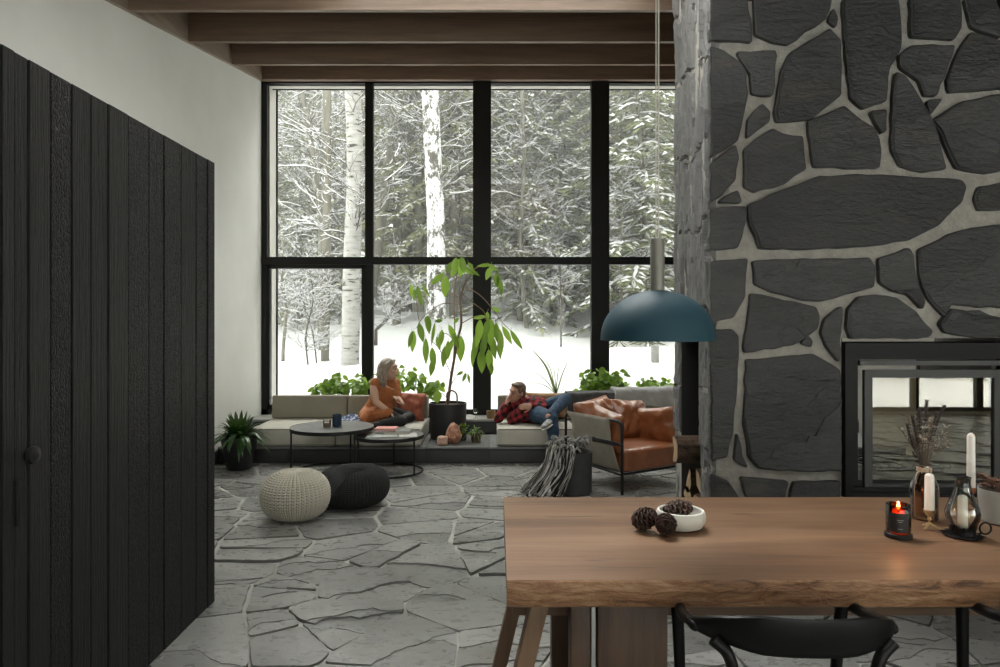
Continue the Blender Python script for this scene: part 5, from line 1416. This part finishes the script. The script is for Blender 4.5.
hand(g, rwr, (.8, -.3, -.35), (0, -.2, -1), .95, .15, 1)
hand(g, lwr, (-.35, -.4, .55), (-.8, -.3, -.2), .95, .45, -1)
bo = g.build('body', M['skin_w'], pw, world=True); remesh(bo, .0058, 3)
face(pw, P, rot, 1.02, (.20, .14, .09))
for o_ in [o for o in bpy.data.objects if o.parent == pw and o is not bo]:
    o_.data.transform(WM[pw.name].inverted())
# hair: long, grey-blonde, falling over both sides to the shoulders
g = G(); s = .98
g.ell(P(0, -.024, .040), (.086, .098, .090), rot, 24, 16); g.ell(P(0, -.055, -.01), (.080, .07, .10), rot, 20, 14)
for sx in (-1, 1):
    g.tube([P(sx * .040, .045, .098), P(sx * .076, .008, .06), P(sx * .084, -.022, -.02), P(sx * .084, -.03, -.10), P(sx * .078, -.02, -.16)], [.016, .026, .030, .032, .018], 10, dome=True)
    g.tube([P(sx * .05, -.08, .03), P(sx * .075, -.07, -.06), P(sx * .07, -.055, -.14), P(sx * .06, -.045, -.19)], [.035, .045, .042, .02], 10, dome=True)
g.tube([P(0, -.10, .04), P(0, -.105, -.05), P(0, -.09, -.13), P(0, -.08, -.19)], [.04, .055, .05, .025], 10, dome=True)
t = NT('grey blonde hair'); v = t.noise(t.coord((30, 30, 3)), 4, 4); c = t.ramp(v, [(.35, (.16, .125, .09)), (.65, (.40, .34, .27))])
remesh(g.build('hair', t.set(c, .5, 0, .4, t.bump(v, .5, .01)), pw, world=True), .007, 3)
# tunic
g = G()
g.tube(spline([neck0 + Vector((0, 0, -.05)), chest + Vector((0, 0, .02)), (chest + pel) / 2 + Vector((0, 0, -.01)), pel + Vector((0, 0, .02))], 5), _interp([.105, .150, .148, .178], 4, 5), 18, flat=.70, up=Vector((.6, -.8, 0)), dome=True)
for sh, el in ((rsh, rel), (lsh, lel)):
    limb(g, [neck0 + Vector((0, 0, -.045)), sh], [.055, .056]); limb(g, [sh, sh + (el - sh) * (.30 if sh is rsh else .8)], [.057, .052])
for a, b, ra, rb in ((pel + Vector((-.03, -.08, .0)), W(388, 414, 7.62), .11, .07), (pel + Vector((-.10, -.06, -.0)), W(364, 419, 7.62), .10, .05), (pel + Vector((-.02, .05, 0)), lkn + Vector((-.22, 0, .02)), .12, .07), (pel + Vector((-.10, .02, 0)), W(362, 416, 7.9), .10, .05)):
    limb(g, [a, (a + b) / 2 + Vector((0, 0, .012)), b], [ra, (ra + rb) / 2, rb], flat=1)
M['rust_dress'] = simple('rust orange cotton', (.30, .095, .032), .85, c2=(.44, .16, .055), vs=7, bump=.3, bs=30)
o = remesh(g.build('tunic', M['rust_dress'], pw, world=True), .009, 4); displace(o, .05, .018)
g = G()
for a, k_, f in ((pel + Vector((-.02, -.07, -.01)), rkn, rft), (pel + Vector((.02, .08, -.01)), lkn, lft)):
    limb(g, [a, (a + k_) / 2 + Vector((0, 0, .02)), k_], [.092, .078, .060]); limb(g, [k_, (k_ + f) / 2, f], [.060, .054, .044])
remesh(g.build('leggings', simple('black leggings', (.007, .007, .008), .7), pw, world=True), .009, 3)
g = G()
for f, d in ((rft, Vector((-.9, -.35, -.15))), (lft, Vector((-.75, -.6, -.1)))):
    d.normalize(); g.tube([f, f + d * .07, f + d * .16, f + d * .19], [.042, .046, .038, .022], 12, flat=.8, dome=True)
remesh(g.build('socks', simple('dark socks', (.02, .02, .022), .8), pw, world=True), .008, 2)

# --- the reclining man: head on his right hand, ankle over knee
pm = thing('person', 'man in red and black plaid shirt and jeans reclining on sofa', 'person', tuple(W(532, 425, 7.75)))
hc = W(516.5, 393, 7.83); neck0 = W(520.5, 400.5, 7.9); chest = W(524, 408, 7.92); pel = Vector((W(537, 0, 7.85)[0], 7.82, .475))
rsh = W(508, 405.5, 7.92); lsh = W(534.5, 401.5, 7.92); rel = W(498.5, 418.5, 7.74); rwr = W(506, 405.5, 7.76)
lel = W(545, 408.5, 7.74); lwr = W(532, 406, 7.66)
rhip = pel + Vector((-.03, -.07, 0)); lhip = pel + Vector((.07, .07, .02)); rkn = W(551.5, 418.5, 7.36); ran = W(556, 455, 7.24); lkn = W(565.5, 399, 7.66); lan = W(549, 416.5, 7.34)
g = G(); P, rot = head(g, hc, (-.72, -.66, -.02), (.34, .10, 1), .97)
P0 = hc
g.tube([hc + Vector((.02, .03, -.04)), neck0, neck0 + Vector((.01, .01, -.05))], [.052, .054, .062], 12, dome=True)
tw_ = Vector((.1, -1, .25))
g.tube(spline([neck0 + Vector((.01, 0, -.04)), chest, (chest + pel) / 2 + Vector((0, -.01, -.01)), pel], 5), _interp([.12, .165, .15, .155], 4, 5), 18, flat=.66, up=tw_, dome=True)
for a, b in ((neck0 + Vector((.0, 0, -.04)), rsh), (neck0 + Vector((0, 0, -.04)), lsh)): limb(g, [a, b], [.06, .06])
limb(g, [rsh, (rsh + rel) / 2, rel], [.058, .052, .043]); limb(g, [rel, (rel + rwr) / 2, rwr], [.043, .038, .028])
limb(g, [lsh, (lsh + lel) / 2, lel], [.058, .052, .043]); limb(g, [lel, (lel + lwr) / 2, lwr], [.043, .038, .028])
limb(g, [rhip, (rhip + rkn) / 2, rkn], [.09, .078, .06]); limb(g, [rkn, (rkn * .6 + ran * .4), ran], [.058, .055, .038])
limb(g, [lhip, (lhip + lkn) / 2, lkn], [.09, .078, .06]); limb(g, [lkn, (lkn * .6 + lan * .4), lan], [.058, .055, .038])
hand(g, rwr, (.22, .02, 1), (1, .2, -.2), .88, .3, 1)
hand(g, lwr, (-.95, -.15, -.05), (.1, .9, -.4), .9, .3, -1)
bo = g.build('body', M['skin_m'], pm, world=True); remesh(bo, .0058, 3)
face(pm, P, rot, .97, (.10, .06, .035), closed=True)
for o_ in [o for o in bpy.data.objects if o.parent == pm and o is not bo]:
    o_.data.transform(WM[pm.name].inverted())
g = G(); g.ell(P(0, -.030, .052), (.080, .092, .076), rot, 24, 16); g.ell(P(0, -.062, .0), (.074, .058, .075), rot, 20, 14); g.ell(P(0, .038, .100), (.056, .030, .016), rot)
for sx in (-1, 1): g.ell(P(sx * .068, .006, .04), (.014, .026, .036), rot, 12, 8)
remesh(g.build('hair', simple('short brown hair', (.10, .062, .04), .7, c2=(.18, .12, .08), vs=60, bump=.5, bs=150), pm, world=True), .007, 2)
t = NT('red and black plaid'); tc = t.coord((1, 1, 1), (0, R(25), R(15))); sx_ = t.n('ShaderNodeSeparateXYZ'); t.l(tc, sx_.inputs[0])
def sq(o_, f): return t.math('GREATER_THAN', t.math('FRACT', t.math('MULTIPLY', o_, f)), .5)
a_, b_ = sq(sx_.outputs[0], 15), sq(sx_.outputs[2], 15); c = t.mix(t.math('MULTIPLY', t.math('ADD', a_, b_), .5), (.27, .022, .028), (.010, .007, .008))
M['plaid'] = t.set(c, .85, 0, .3, t.bump(t.noise(t.coord(), 30, 4), .3, .006))
g = G()
g.tube(spline([neck0 + Vector((.01, 0, -.055)), chest, (chest + pel) / 2 + Vector((0, -.01, -.01)), pel + Vector((0, 0, .02))], 5), _interp([.13, .178, .168, .172], 4, 5), 18, flat=.70, up=tw_, dome=True)
for sh, el, wr_ in ((rsh, rel, rwr), (lsh, lel, lwr)):
    limb(g, [neck0 + Vector((0, 0, -.055)), sh], [.068, .07]); limb(g, [sh, (sh + el) / 2, el], [.07, .062, .054]); limb(g, [el, el + (wr_ - el) * .45, el + (wr_ - el) * .92], [.054, .046, .036])
limb(g, [pel + Vector((-.12, -.05, .02)), W(512, 419, 7.7)], [.11, .06])
o = remesh(g.build('plaid_shirt', M['plaid'], pm, world=True), .008, 3); displace(o, .05, .018)
M['denim'] = simple('blue denim', (.012, .032, .065), .85, c2=(.035, .075, .13), vs=9, bump=.35, bs=40)
g = G(); g.ell(pel, (.16, .15, .12))
limb(g, [rhip, (rhip + rkn) / 2, rkn], [.105, .090, .070]); limb(g, [rkn, (rkn * .6 + ran * .4), ran], [.070, .064, .052])
limb(g, [lhip, (lhip + lkn) / 2, lkn], [.105, .090, .070]); limb(g, [lkn, (lkn * .6 + lan * .4), lkn + (lan - lkn) * .92], [.070, .064, .052])
o = remesh(g.build('jeans', M['denim'], pm, world=True), .008, 3); displace(o, .04, .012)
M['sneaker'] = simple('grey knit sneakers', (.13, .14, .15), .8, c2=(.4, .4, .4), vs=22)
M['sole'] = simple('white rubber sole', (.6, .6, .58), .6)
for an, d, up_ in ((lan, Vector((-.35, -.75, -.15)), Vector((-.3, .0, 1))), (ran, Vector((.25, -1, -.0)), Vector((0, 0, 1)))):
    d.normalize(); dn = -(up_ - d * up_.dot(d)).normalized(); hz = an + dn * .05 - d * .04
    if an is ran: hz.z = .045
    g = G(); g.tube([an + dn * -.0, an + dn * .03], [.033, .038], 12, dome=True); g.tube([hz, hz + d * .09, hz + d * .18, hz + d * .235], [.036, .044, .042, .03], 14, flat=.8, up=dn, dome=True)
    remesh(g.build('sneaker', M['sneaker'], pm, world=True), .007, 2)
    g = G(); g.tube([hz + dn * .026, hz + dn * .028 + d * .09, hz + dn * .028 + d * .18, hz + dn * .024 + d * .24], [.036, .045, .044, .03], 14, flat=.32, up=dn, dome=True); g.build('sole', M['sole'], pm, world=True)
# ================================================================== OUTSIDE
def gz(x, y):
    """snow surface height"""
    if y < YW: 
        d = max(0, -(y - YB)); return -.35 + (-.0) * d
    def sm(a, b, t): t = max(0, min(1, (t - a) / (b - a))); return t * t * (3 - 2 * t)
    lft = sm(.5, -3.0, x)
    base = .1 + .95 * sm(8.9, 12.2, y) * (1 - .42 * lft)
    base -= .12 * sm(12.3, 13.6, y) * (1 - lft)
    base += (1.12 + .10 * math.sin(x * .4)) * sm(13.2, 22, y)
    base += .12 * max(0, y - 21) ** 1.05
    hs = sm(-5.2, -.5, x) * sm(2.4, -1.2, x)        # bank rising in the second bay
    base += .45 * hs * sm(11, 19, y)
    return base + .05 * mnoise.noise(Vector((x * .5, y * .5, 0))) + .02 * mnoise.noise(Vector((x * 2, y * 2, 4)))
g = G(); nx_, ny_ = 110, 120; vs = []
for i in range(nx_ + 1):
    for j in range(ny_ + 1):
        x = -32 + 64 * i / nx_; y = YW + .37 + 52 * (j / ny_) ** 1.5; vs.append((x, y, gz(x, y)))
g.add(vs, [(i * (ny_ + 1) + j, (i + 1) * (ny_ + 1) + j, (i + 1) * (ny_ + 1) + j + 1, i * (ny_ + 1) + j + 1) for i in range(nx_) for j in range(ny_)])
M['snow'] = simple('snow', (.86, .87, .88), .7, bump=.15, bs=4, bd=.05)
M['back_snow'] = M['snow']
sn = g.build('snow_ground', M['snow']); tag(sn, kind='structure')
g = G(); g.add([(-30, -30, -.32), (30, -30, -.32), (30, YB - .21, -.32), (-30, YB - .21, -.32)], [(0, 1, 2, 3)])
g.add([(-30, YB - .21, -.32), (XL - .26, YB - .21, -.32), (XL - .26, YW + .4, -.32), (-30, YW + .4, -.32)], [(0, 1, 2, 3)])
g.add([(XR + .26, YB - .21, -.32), (30, YB - .21, -.32), (30, YW + .4, -.32), (XR + .26, YW + .4, -.32)], [(0, 1, 2, 3)])
tag(g.build('snow_ground', M['snow'], smooth=False), kind='structure')

t = NT('snowy conifer bark'); n_ = t.noise(t.coord((1, 1, .25)), 12, 6, .7); sm_ = t.ramp(t.noise(t.coord((1.0, 1.0, .35)), 3.4, 5, .7), [(.56, (0, 0, 0)), (.60, (1, 1, 1))])
c = t.mix(sm_, t.ramp(n_, [(.35, (.06, .055, .04)), (.65, (.17, .16, .125))]), (.72, .73, .74)); M['con_bark'] = t.set(c, .9, 0, .2, t.bump(n_, .6, .03))
t = NT('snow plastered bark'); n_ = t.noise(t.coord((1, 1, .3)), 10, 6, .7); sm_ = t.ramp(t.noise(t.coord((1.0, 1.0, .6)), 4.5, 7, .8), [(.47, (0, 0, 0)), (.50, (1, 1, 1))])
c = t.mix(sm_, t.ramp(n_, [(.35, (.05, .045, .035)), (.65, (.15, .14, .11))]), (.80, .81, .82)); M['plastered'] = t.set(c, .9, 0, .2, t.bump(n_, .6, .03))
t = NT('birch bark'); n_ = t.noise(t.coord((2, 2, 9)), 2.4, 4, .6); pt = t.ramp(n_, [(.36, (.05, .045, .04)), (.41, (.30, .295, .275)), (.8, (.44, .435, .415))])
n2 = t.ramp(t.noise(t.coord((1, 1, 1.2)), 2.4, 4, .7), [(.66, (0, 0, 0)), (.7, (1, 1, 1))]); M['birch'] = t.set(t.mix(t.math('MULTIPLY', n2, .8), pt, (.05, .045, .04)), .8, 0, .3)
t = NT('grey bark'); n_ = t.noise(t.coord((1, 1, .2)), 14, 6, .7); sm_ = t.ramp(t.noise(t.coord((1, 1, .4)), 4, 4, .7), [(.66, (0, 0, 0)), (.7, (1, 1, 1))])
M['grey_bark'] = t.set(t.mix(sm_, t.ramp(n_, [(.3, (.09, .085, .065)), (.7, (.21, .20, .16))]), (.7, .7, .7)), .9, 0, .2, t.bump(n_, .5, .02))
M['twig'] = simple('bare twigs', (.07, .06, .045), .9)
def foliage_mat(name, a, b):
    t = NT(name); gm = t.n('ShaderNodeNewGeometry'); return t.set(t.ramp(gm.outputs['Random Per Island'], [(0, a), (1, b)]), .8, 0, .2)
M['needles'] = foliage_mat('conifer needles', (.10, .12, .055), (.27, .29, .16))
M['needles2'] = foliage_mat('yellow green needles', (.15, .165, .07), (.31, .32, .18))
M['tree_snow'] = simple('snow on branches', (.62, .63, .64), .8)

def conifer(h, seed, nm, r0=.12, spread=2.1, start=.08, snow=.6, nb=150):
    """one conifer prototype, local, base at the origin: trunk, needles, snow as three meshes"""
    rr = random.Random(seed); g1, g2, g3 = G(), G(), G()
    wob = [rr.uniform(-.08, .08) for _ in range(4)]
    P_ = spline([(0, 0, -.4), (wob[0], wob[1], h * .35), (wob[2], wob[3], h * .7), (0, 0, h)], 8); g1.tube(P_, [r0, .01], 8)
    for b in range(nb):
        t_ = start + (1 - start) * (b / nb) ** .9; z = h * t_; a = b * 2.39996 + rr.uniform(-.4, .4)
        Lb = spread * (1 - t_) ** .75 * rr.uniform(.7, 1.15) + .18; d = Vector((math.cos(a), math.sin(a), 0)); up = rr.uniform(-.1, .18)
        n = max(4, int(Lb / .13)); prev = Vector((0, 0, z)); pts = [prev]
        for i in range(1, n + 1):
            u = i / n; pts.append(Vector((0, 0, z)) + d * Lb * u + Z_ * (Lb * (up * u - .42 * u * u)) + Vector((rr.uniform(-.02, .02),) * 3))
        g1.tube(pts[::2] + [pts[-1]], [.016 * (1 - t_) + .006, .003], 4, caps=False)
        sd = Vector((-d.y, d.x, 0))
        for i in range(1, n + 1):
            for s_ in (-1, 1, 0):
                if s_ == 0 and i < n and rr.random() < .5: continue
                u = i / n; Lt = (.34 * (1 - u * .6) * min(1, Lb) * rr.uniform(.6, 1.25)) + .06
                dr = (sd * s_ * rr.uniform(.7, 1.1) + d * rr.uniform(.3, .9) + Z_ * rr.uniform(-.55, -.05)).normalized(); p = pts[i]
                w = rr.uniform(.03, .055); q = dr.cross(Z_).normalized()
                e = p + dr * Lt; m_ = p + dr * Lt * .5 + Z_ * .01
                tilt = Z_ * rr.uniform(-.5, .5)
                qq = (q + tilt).normalized()
                g2.add([p, m_ - qq * w, e, m_ + qq * w], [(0, 1, 2, 3)])
                g2.add([p - Z_ * .0, m_ - Z_ * w * 1.3, e - Z_ * .03], [(0, 1, 2)])
                if rr.random() < snow * (.75 + .35 * rr.random()):
                    k0, k1 = rr.uniform(0, .3), rr.uniform(.65, 1); a0, a1 = p + dr * Lt * k0 + Z_ * .012, p + dr * Lt * k1 + Z_ * .010
                    ws = w * rr.uniform(.45, .85); mm = (a0 + a1) / 2 + Z_ * (.014 + .018 * rr.random())
                    g3.add([a0, mm - q * ws - Z_ * .018, a1, mm + q * ws - Z_ * .018, mm + Z_ * .012], [(0, 1, 4), (1, 2, 4), (2, 3, 4), (3, 0, 4)])
        if rr.random() < snow:
            for i in range(0, n - 1, 1):
                if rr.random() < .3: continue
                a0, a1 = pts[i] + Z_ * .02, pts[i + 1] + Z_ * .02; ws = .028 * rr.uniform(.5, 1.1)
                g3.add([a0 - sd * ws, a1 - sd * ws * .8, a1 + Z_ * .02, a0 + Z_ * .025, a1 + sd * ws * .8, a0 + sd * ws], [(0, 1, 2, 3), (3, 2, 4, 5)])
    return g1, g2, g3, nm
def make_tree(name, label, cat, loc, parts, rz=0, group=None, scale=None):
    root = thing(name, label, cat, loc, rz, group)
    for nm, g, m in parts: g.build(nm, m, root, smooth=(nm == 'trunk'))
    kids(root)
    if scale: root.scale = (scale,) * 3
    return root
lab_far = 'snow-dusted conifer in the forest beyond the window'
protos = []
cf = [(11, 1, 'needles', .13, 2.2, .05, .48, 160), (13, 2, 'needles2', .15, 2.0, .10, .34, 160), (9, 3, 'needles', .10, 1.9, .03, .62, 140), (14, 4, 'needles', .17, 2.3, .22, .4, 140), (5, 6, 'needles', .06, 1.3, .03, .85, 80)]
def tree_parts(c):
    h, sd, nm, r0, sp, sta, sw, nb = c; a, b, s_, _ = conifer(h, sd, nm, r0, sp, sta, sw, nb); return [('trunk', a, M['con_bark']), ('needles', b, M[nm]), ('snow', s_, M['tree_snow'])]
rng = random.Random(77); spots = []
def loc_at(px, d): x = (px - VX) / FPX * d; return (x, d, gz(x, d) - .05)
# (pixel column, distance, prototype, scale)
spots = [(300, 19, 2, .9), (282, 24, 0, 1.0), (335, 27, 1, 1), (395, 17.5, 1, .95), (455, 17, 1, 1.0), (430, 20, 0, 1), (380, 23, 3, 1), (470, 22, 1, 1),
         (505, 18.5, 2, 1.05), (520, 16.8, 4, 1.3), (560, 18, 0, 1.0), (590, 20, 1, 1), (545, 22.5, 3, 1), (500, 25, 0, 1.1), (575, 25, 0, 1.1),
         (625, 17, 1, 1), (650, 19.5, 0, 1.05), (640, 15.5, 4, 1.5), (668, 17.5, 2, 1.1), (610, 23, 3, 1), (690, 18, 1, 1), (720, 20, 0, 1), (760, 18, 1, 1), (820, 19, 0, 1), (880, 17, 1, 1),
         (260, 20, 0, 1), (225, 22, 1, 1), (310, 31, 3, 1.1), (350, 33, 0, 1.2), (410, 29, 3, 1.1), (450, 32, 0, 1.2), (480, 28, 1, 1.1), (530, 30, 0, 1.2), (560, 33, 1, 1.2), (600, 30, 3, 1.2), (640, 28, 0, 1.2), (680, 27, 1, 1.2), (740, 28, 3, 1.1), (420, 25, 2, 1.2), (660, 24, 3, 1.15),
         (290, 38, 0, 1.2), (370, 38, 1, 1.2), (440, 39, 3, 1.2), (510, 38, 0, 1.2), (580, 39, 1, 1.2), (650, 38, 0, 1.2), (330, 22, 4, 1.3), (275, 29, 2, 1.3), (490, 34, 2, 1.5), (620, 35, 2, 1.5)]
base = {}
for px, d, k_, s_ in spots:
    near = d < 16
    if k_ not in base:
        base[k_] = make_tree('conifer_tree', lab_far, 'tree', loc_at(px, d), tree_parts(cf[k_]), rng.uniform(0, 6), 'conifers in the forest beyond the window', s_)
    else: dup(base[k_], loc_at(px, d), rng.uniform(0, 6), s_)
# conifers behind the house, seen through the rear glazing and its reflection
for i, (x, y) in enumerate(((-6, -14), (-2, -12), (1.5, -15), (4.5, -12.5), (7.5, -14), (10.5, -12), (14, -14), (3, -19), (9, -18))):
    o = dup(base[i % 4], (x, y, -.4), i * 1.3, 1, label='snowy conifer standing behind the house', group='conifers behind the house')

def bare(name, label, pts, r0, r1, m, seed, twigs=30, tl=(.5, 1.6), z0f=.3, snowy=True, lean=0):
    """bare trunk through (px, py, d) points with forking twigs"""
    P0_ = [W(*p) for p in pts]; base_ = P0_[0].copy(); rr = random.Random(seed)
    root = thing(name, label, 'tree', tuple(base_)); P_ = spline(P0_, 8); g = G(); g.tube([P_[0] + Z_ * -.3] + P_, [r0 * 1.15] + [r0 + (r1 - r0) * i / (len(P_) - 1) for i in range(len(P_))], 12)
    g.build('trunk', m, root, world=True); g = G(); g2 = G()
    def twig(p, d, L_, r, depth):
        n = 5; pts_ = [p]; dd = d.copy(); q = p.copy()
        for i in range(n):
            dd = (dd + Vector((rr.uniform(-.42, .42), rr.uniform(-.42, .42), rr.uniform(-.3, .34)))).normalized(); q = q + dd * L_ / n; pts_.append(q.copy())
            if depth < 2 and rr.random() < .75: twig(q, (dd + Vector((rr.uniform(-.9, .9), rr.uniform(-.9, .9), rr.uniform(-.3, .6)))).normalized(), L_ * .5, r * .55, depth + 1)
        g.tube(pts_, [r, r * .35], 4, caps=False)
        if snowy:
            sd = Vector((-dd.y, dd.x, 0)); sd = sd.normalized() if sd.length > .01 else X_
            for i in range(n):
                if rr.random() < .7 and abs((pts_[i + 1] - pts_[i]).normalized().z) < .85:
                    a, b = pts_[i] + Z_ * r * .8, pts_[i + 1] + Z_ * r * .6; w = r * .9 + .004
                    g2.add([a - sd * w, b - sd * w, b + Z_ * w * 1.4, a + Z_ * w * 1.4, b + sd * w, a + sd * w], [(0, 1, 2, 3), (3, 2, 4, 5)])
    for i in range(twigs * 2):
        k_ = rr.randint(int(len(P_) * z0f), len(P_) - 1); a = rr.uniform(0, 2 * PI)
        twig(P_[k_], Vector((math.cos(a), math.sin(a), rr.uniform(.2, 1.1))).normalized(), rr.uniform(*tl) * .75, min(.010, max(.005, r1 * .3)), 0)
    if twigs: g.build('branches', M['twig'], root, world=True, smooth=False)
    if twigs and g2.v: g2.build('snow', M['tree_snow'], root, world=True, smooth=False)
    return root
bare('birch_tree', 'thick white birch trunk in the far left window bay', [(350, 370, 12.5), (352, 260, 12.5), (355, 170, 12.5), (352, 60, 12.5), (350, -80, 12.5)], .165, .13, M['birch'], 1, 16, (.8, 2))
bare('young_tree', 'straight greenish grey trunk between two stems in far left bay', [(325, 366, 14), (326, 280, 14), (327, 180, 14.1), (327, 80, 14.2), (326, -40, 14.3)], .085, .09, M['grey_bark'], 2, 14, (.8, 2))
bare('young_tree', 'slender leaning trunk crossing the far left window bay', [(322, 352, 15.5), (321, 230, 15.5), (312, 150, 15.5), (301, 88, 15.5), (290, 20, 15.5)], .07, .05, M['grey_bark'], 3, 16, (.8, 2))
bare('young_tree', 'very thin upright stem beside the greenish grey trunk', [(319, 340, 17), (320, 200, 17), (319, 100, 17), (320, 0, 17)], .04, .035, M['grey_bark'], 4, 16, (.8, 2))
bare('sapling', 'thin forked sapling nearest the left window jamb', [(283, 352, 14), (286, 310, 14), (282, 280, 14), (284, 230, 14)], .035, .02, M['grey_bark'], 5, 16, (.5, 1.4), .2)
bare('sapling', 'thin bent sapling low in the far left bay', [(308, 366, 13), (306, 335, 13), (313, 300, 13), (310, 270, 13)], .018, .010, M['twig'], 6, 18, (.4, 1.0), .15)
bare('sapling', 'thin dark sapling in snow beside the bent one', [(317, 366, 13.4), (313, 335, 13.4), (306, 310, 13.4), (300, 290, 13.4)], .016, .009, M['twig'], 7, 18, (.4, 1.0), .15)
bare('leaning_tree', 'thick trunk leaning left in the second window bay', [(371, 285, 17), (384, 200, 17), (394, 120, 17), (404, 50, 17), (412, -30, 17)], .14, .12, M['grey_bark'], 8, 12, (.8, 2))
bare('dark_trunk_tree', 'dark rough trunk beside the leaning one in second bay', [(406, 300, 18), (408, 200, 18), (409, 120, 18), (410, 20, 18)], .15, .13, M['con_bark'], 9, 14, (.8, 2))
bare('grey_trunk_tree', 'plain grey trunk just left of the snow-plastered trunk', [(419, 300, 17.5), (419, 200, 17.5), (418, 100, 17.5), (419, 0, 17.5)], .12, .10, M['grey_bark'], 10, 14, (.8, 2))
bare('snowy_trunk_tree', 'trunk plastered white with blown snow in the second bay', [(436, 305, 15), (436, 230, 15), (433, 160, 15), (430, 88, 15), (427, 0, 15)], .20, .17, M['plastered'], 11, 22, (.8, 2.2))
bare('young_tree', 'thin curved bare tree behind the rubber tree leaves', [(527, 330, 16), (523, 290, 16), (521, 240, 16), (524, 150, 16), (520, 60, 16)], .055, .04, M['grey_bark'], 12, 22, (.8, 1.8))
bare('young_tree', 'slim bare tree with a kinked base in third bay', [(530, 327, 16.4), (533, 300, 16.4), (530, 260, 16.4), (532, 180, 16.4)], .035, .025, M['grey_bark'], 13, 16, (.6, 1.5))
bare('pine_trunk_tree', 'brownish upright trunk high in the third window bay', [(540, 310, 20), (539, 200, 20), (537, 110, 20), (536, 0, 20)], .17, .14, M['con_bark'], 14, 22, (1, 2.4))
bare('sapling', 'thin stake-like stem standing in snow of third bay', [(561, 343, 12.6), (561, 300, 12.6), (560, 265, 12.6)], .018, .012, M['twig'], 15, 8, (.3, .8), .5)
bare('sapling', 'dark thin stem further back in the third bay', [(551, 322, 17), (551, 280, 17), (549, 230, 17)], .035, .025, M['twig'], 16, 14, (.5, 1.4), .4)
bare('sapling', 'slim snowy stem in the right window bay near the chimney', [(622, 312, 15), (621, 250, 15), (624, 170, 15)], .03, .02, M['grey_bark'], 17, 20, (.6, 1.6), .2)
bare('fallen_branch', 'bare branch reaching over the snow bank, second bay', [(376, 330, 13.5), (388, 318, 13.5), (398, 300, 13.5), (412, 292, 13.5)], .03, .015, M['twig'], 18, 14, (.4, 1.0), .1)
o = thing('outdoor_post', 'small dark-stemmed grey marker post in the snow outside', 'post', tuple(W(655, 372, 11.2) - Z_ * .5))
g = G(); g.tube([W(656, 372, 11.2) - Z_ * .5, W(656, 366, 11.2)], .012, 8); g.build('stake', M['twig'], o, world=True)
g = G(); g.rbox(W(655, 356, 11.2), (.12, .10, .34), .015, 2); g.build('marker', simple('pale grey marker', (.5, .5, .48), .8, c2=(.3, .3, .28), vs=12), o, world=True)

t = NT('cold haze'); t.t.nodes.remove(t.b); vs_n = t.n('ShaderNodeVolumeScatter'); vs_n.inputs['Density'].default_value = .026; vs_n.inputs['Color'].default_value = (1, 1, 1, 1)
t.l(vs_n.outputs[0], t.out.inputs['Volume'])
g = G(); g.box2((-34, 10.5, -3), (34, 60, 22)); hz = g.build('outside_haze', t.m, smooth=False); tag(hz, 'pale winter haze hanging between the forest trees', 'haze', kind='stuff')
# ================================================================== LIGHT, CAMERA
w = bpy.data.worlds.new('overcast'); S.world = w; w.use_nodes = True
bg = w.node_tree.nodes['Background']; bg.inputs[0].default_value = (.985, .995, .955, 1); bg.inputs[1].default_value = 1.0
sl_ = bpy.data.lights.new('overcast_sun', 'SUN'); sl_.energy = 7.0; sl_.angle = R(70); sl_.color = (1, .985, .95)
so_ = bpy.data.objects.new('overcast_sun', sl_); COL.objects.link(so_); so_.location = (0, 20, 15)
so_.rotation_euler = Vector((-.12, .82, .57)).to_track_quat('Z', 'Y').to_euler()
def portal(name, loc, rot, sx, sy):
    L = bpy.data.lights.new(name, 'AREA'); L.shape = 'RECTANGLE'; L.size = sx; L.size_y = sy; L.energy = 1
    L.cycles.is_portal = True
    o = bpy.data.objects.new(name, L); COL.objects.link(o); o.location = loc; o.rotation_euler = rot; return o
portal('sky_portal', ((XL + WX1) / 2, YW + .42, 2.4), (R(-90), 0, 0), WX1 - XL, 4.3)
portal('sky_portal', ((FILL2X0 + FILL2X1) / 2, (FILL2Y0 + FILL2Y1) / 2, roofz((FILL2Y0 + FILL2Y1) / 2) + .62), (math.atan(.1685), 0, 0), FILL2X1 - FILL2X0, FILL2Y1 - FILL2Y0)
portal('sky_portal', ((FILL1X0 + FILL1X1) / 2, (FILL1Y0 + FILL1Y1) / 2, roofz((FILL1Y0 + FILL1Y1) / 2) + .62), (math.atan(.1685), 0, 0), FILL1X1 - FILL1X0, FILL1Y1 - FILL1Y0)
portal('sky_portal', ((BX0 + BX1) / 2, YB - .25, 1.25), (R(90), 0, 0), BX1 - BX0, 2.5)
S.cycles.max_bounces = 10; S.cycles.diffuse_bounces = 5; S.cycles.glossy_bounces = 4; S.cycles.transparent_max_bounces = 24; S.cycles.transmission_bounces = 8
S.cycles.sample_clamp_indirect = 6; S.cycles.use_denoising = True; S.cycles.caustics_reflective = False; S.cycles.caustics_refractive = False
cam = bpy.data.cameras.new('camera'); co_ = bpy.data.objects.new('camera', cam); COL.objects.link(co_)
co_.location = (0, 0, EYE); co_.rotation_euler = (R(90), 0, 0)
cam.sensor_width = 36; cam.lens = FPX / 1000 * 36; cam.shift_x = .0035; cam.shift_y = -.0125; cam.clip_start = .05; cam.clip_end = 200
S.camera = co_
S.view_settings.view_transform = 'Standard'; S.view_settings.look = 'None'; S.view_settings.exposure = 2.35; S.view_settings.gamma = 1; S.view_settings.use_curve_mapping = False
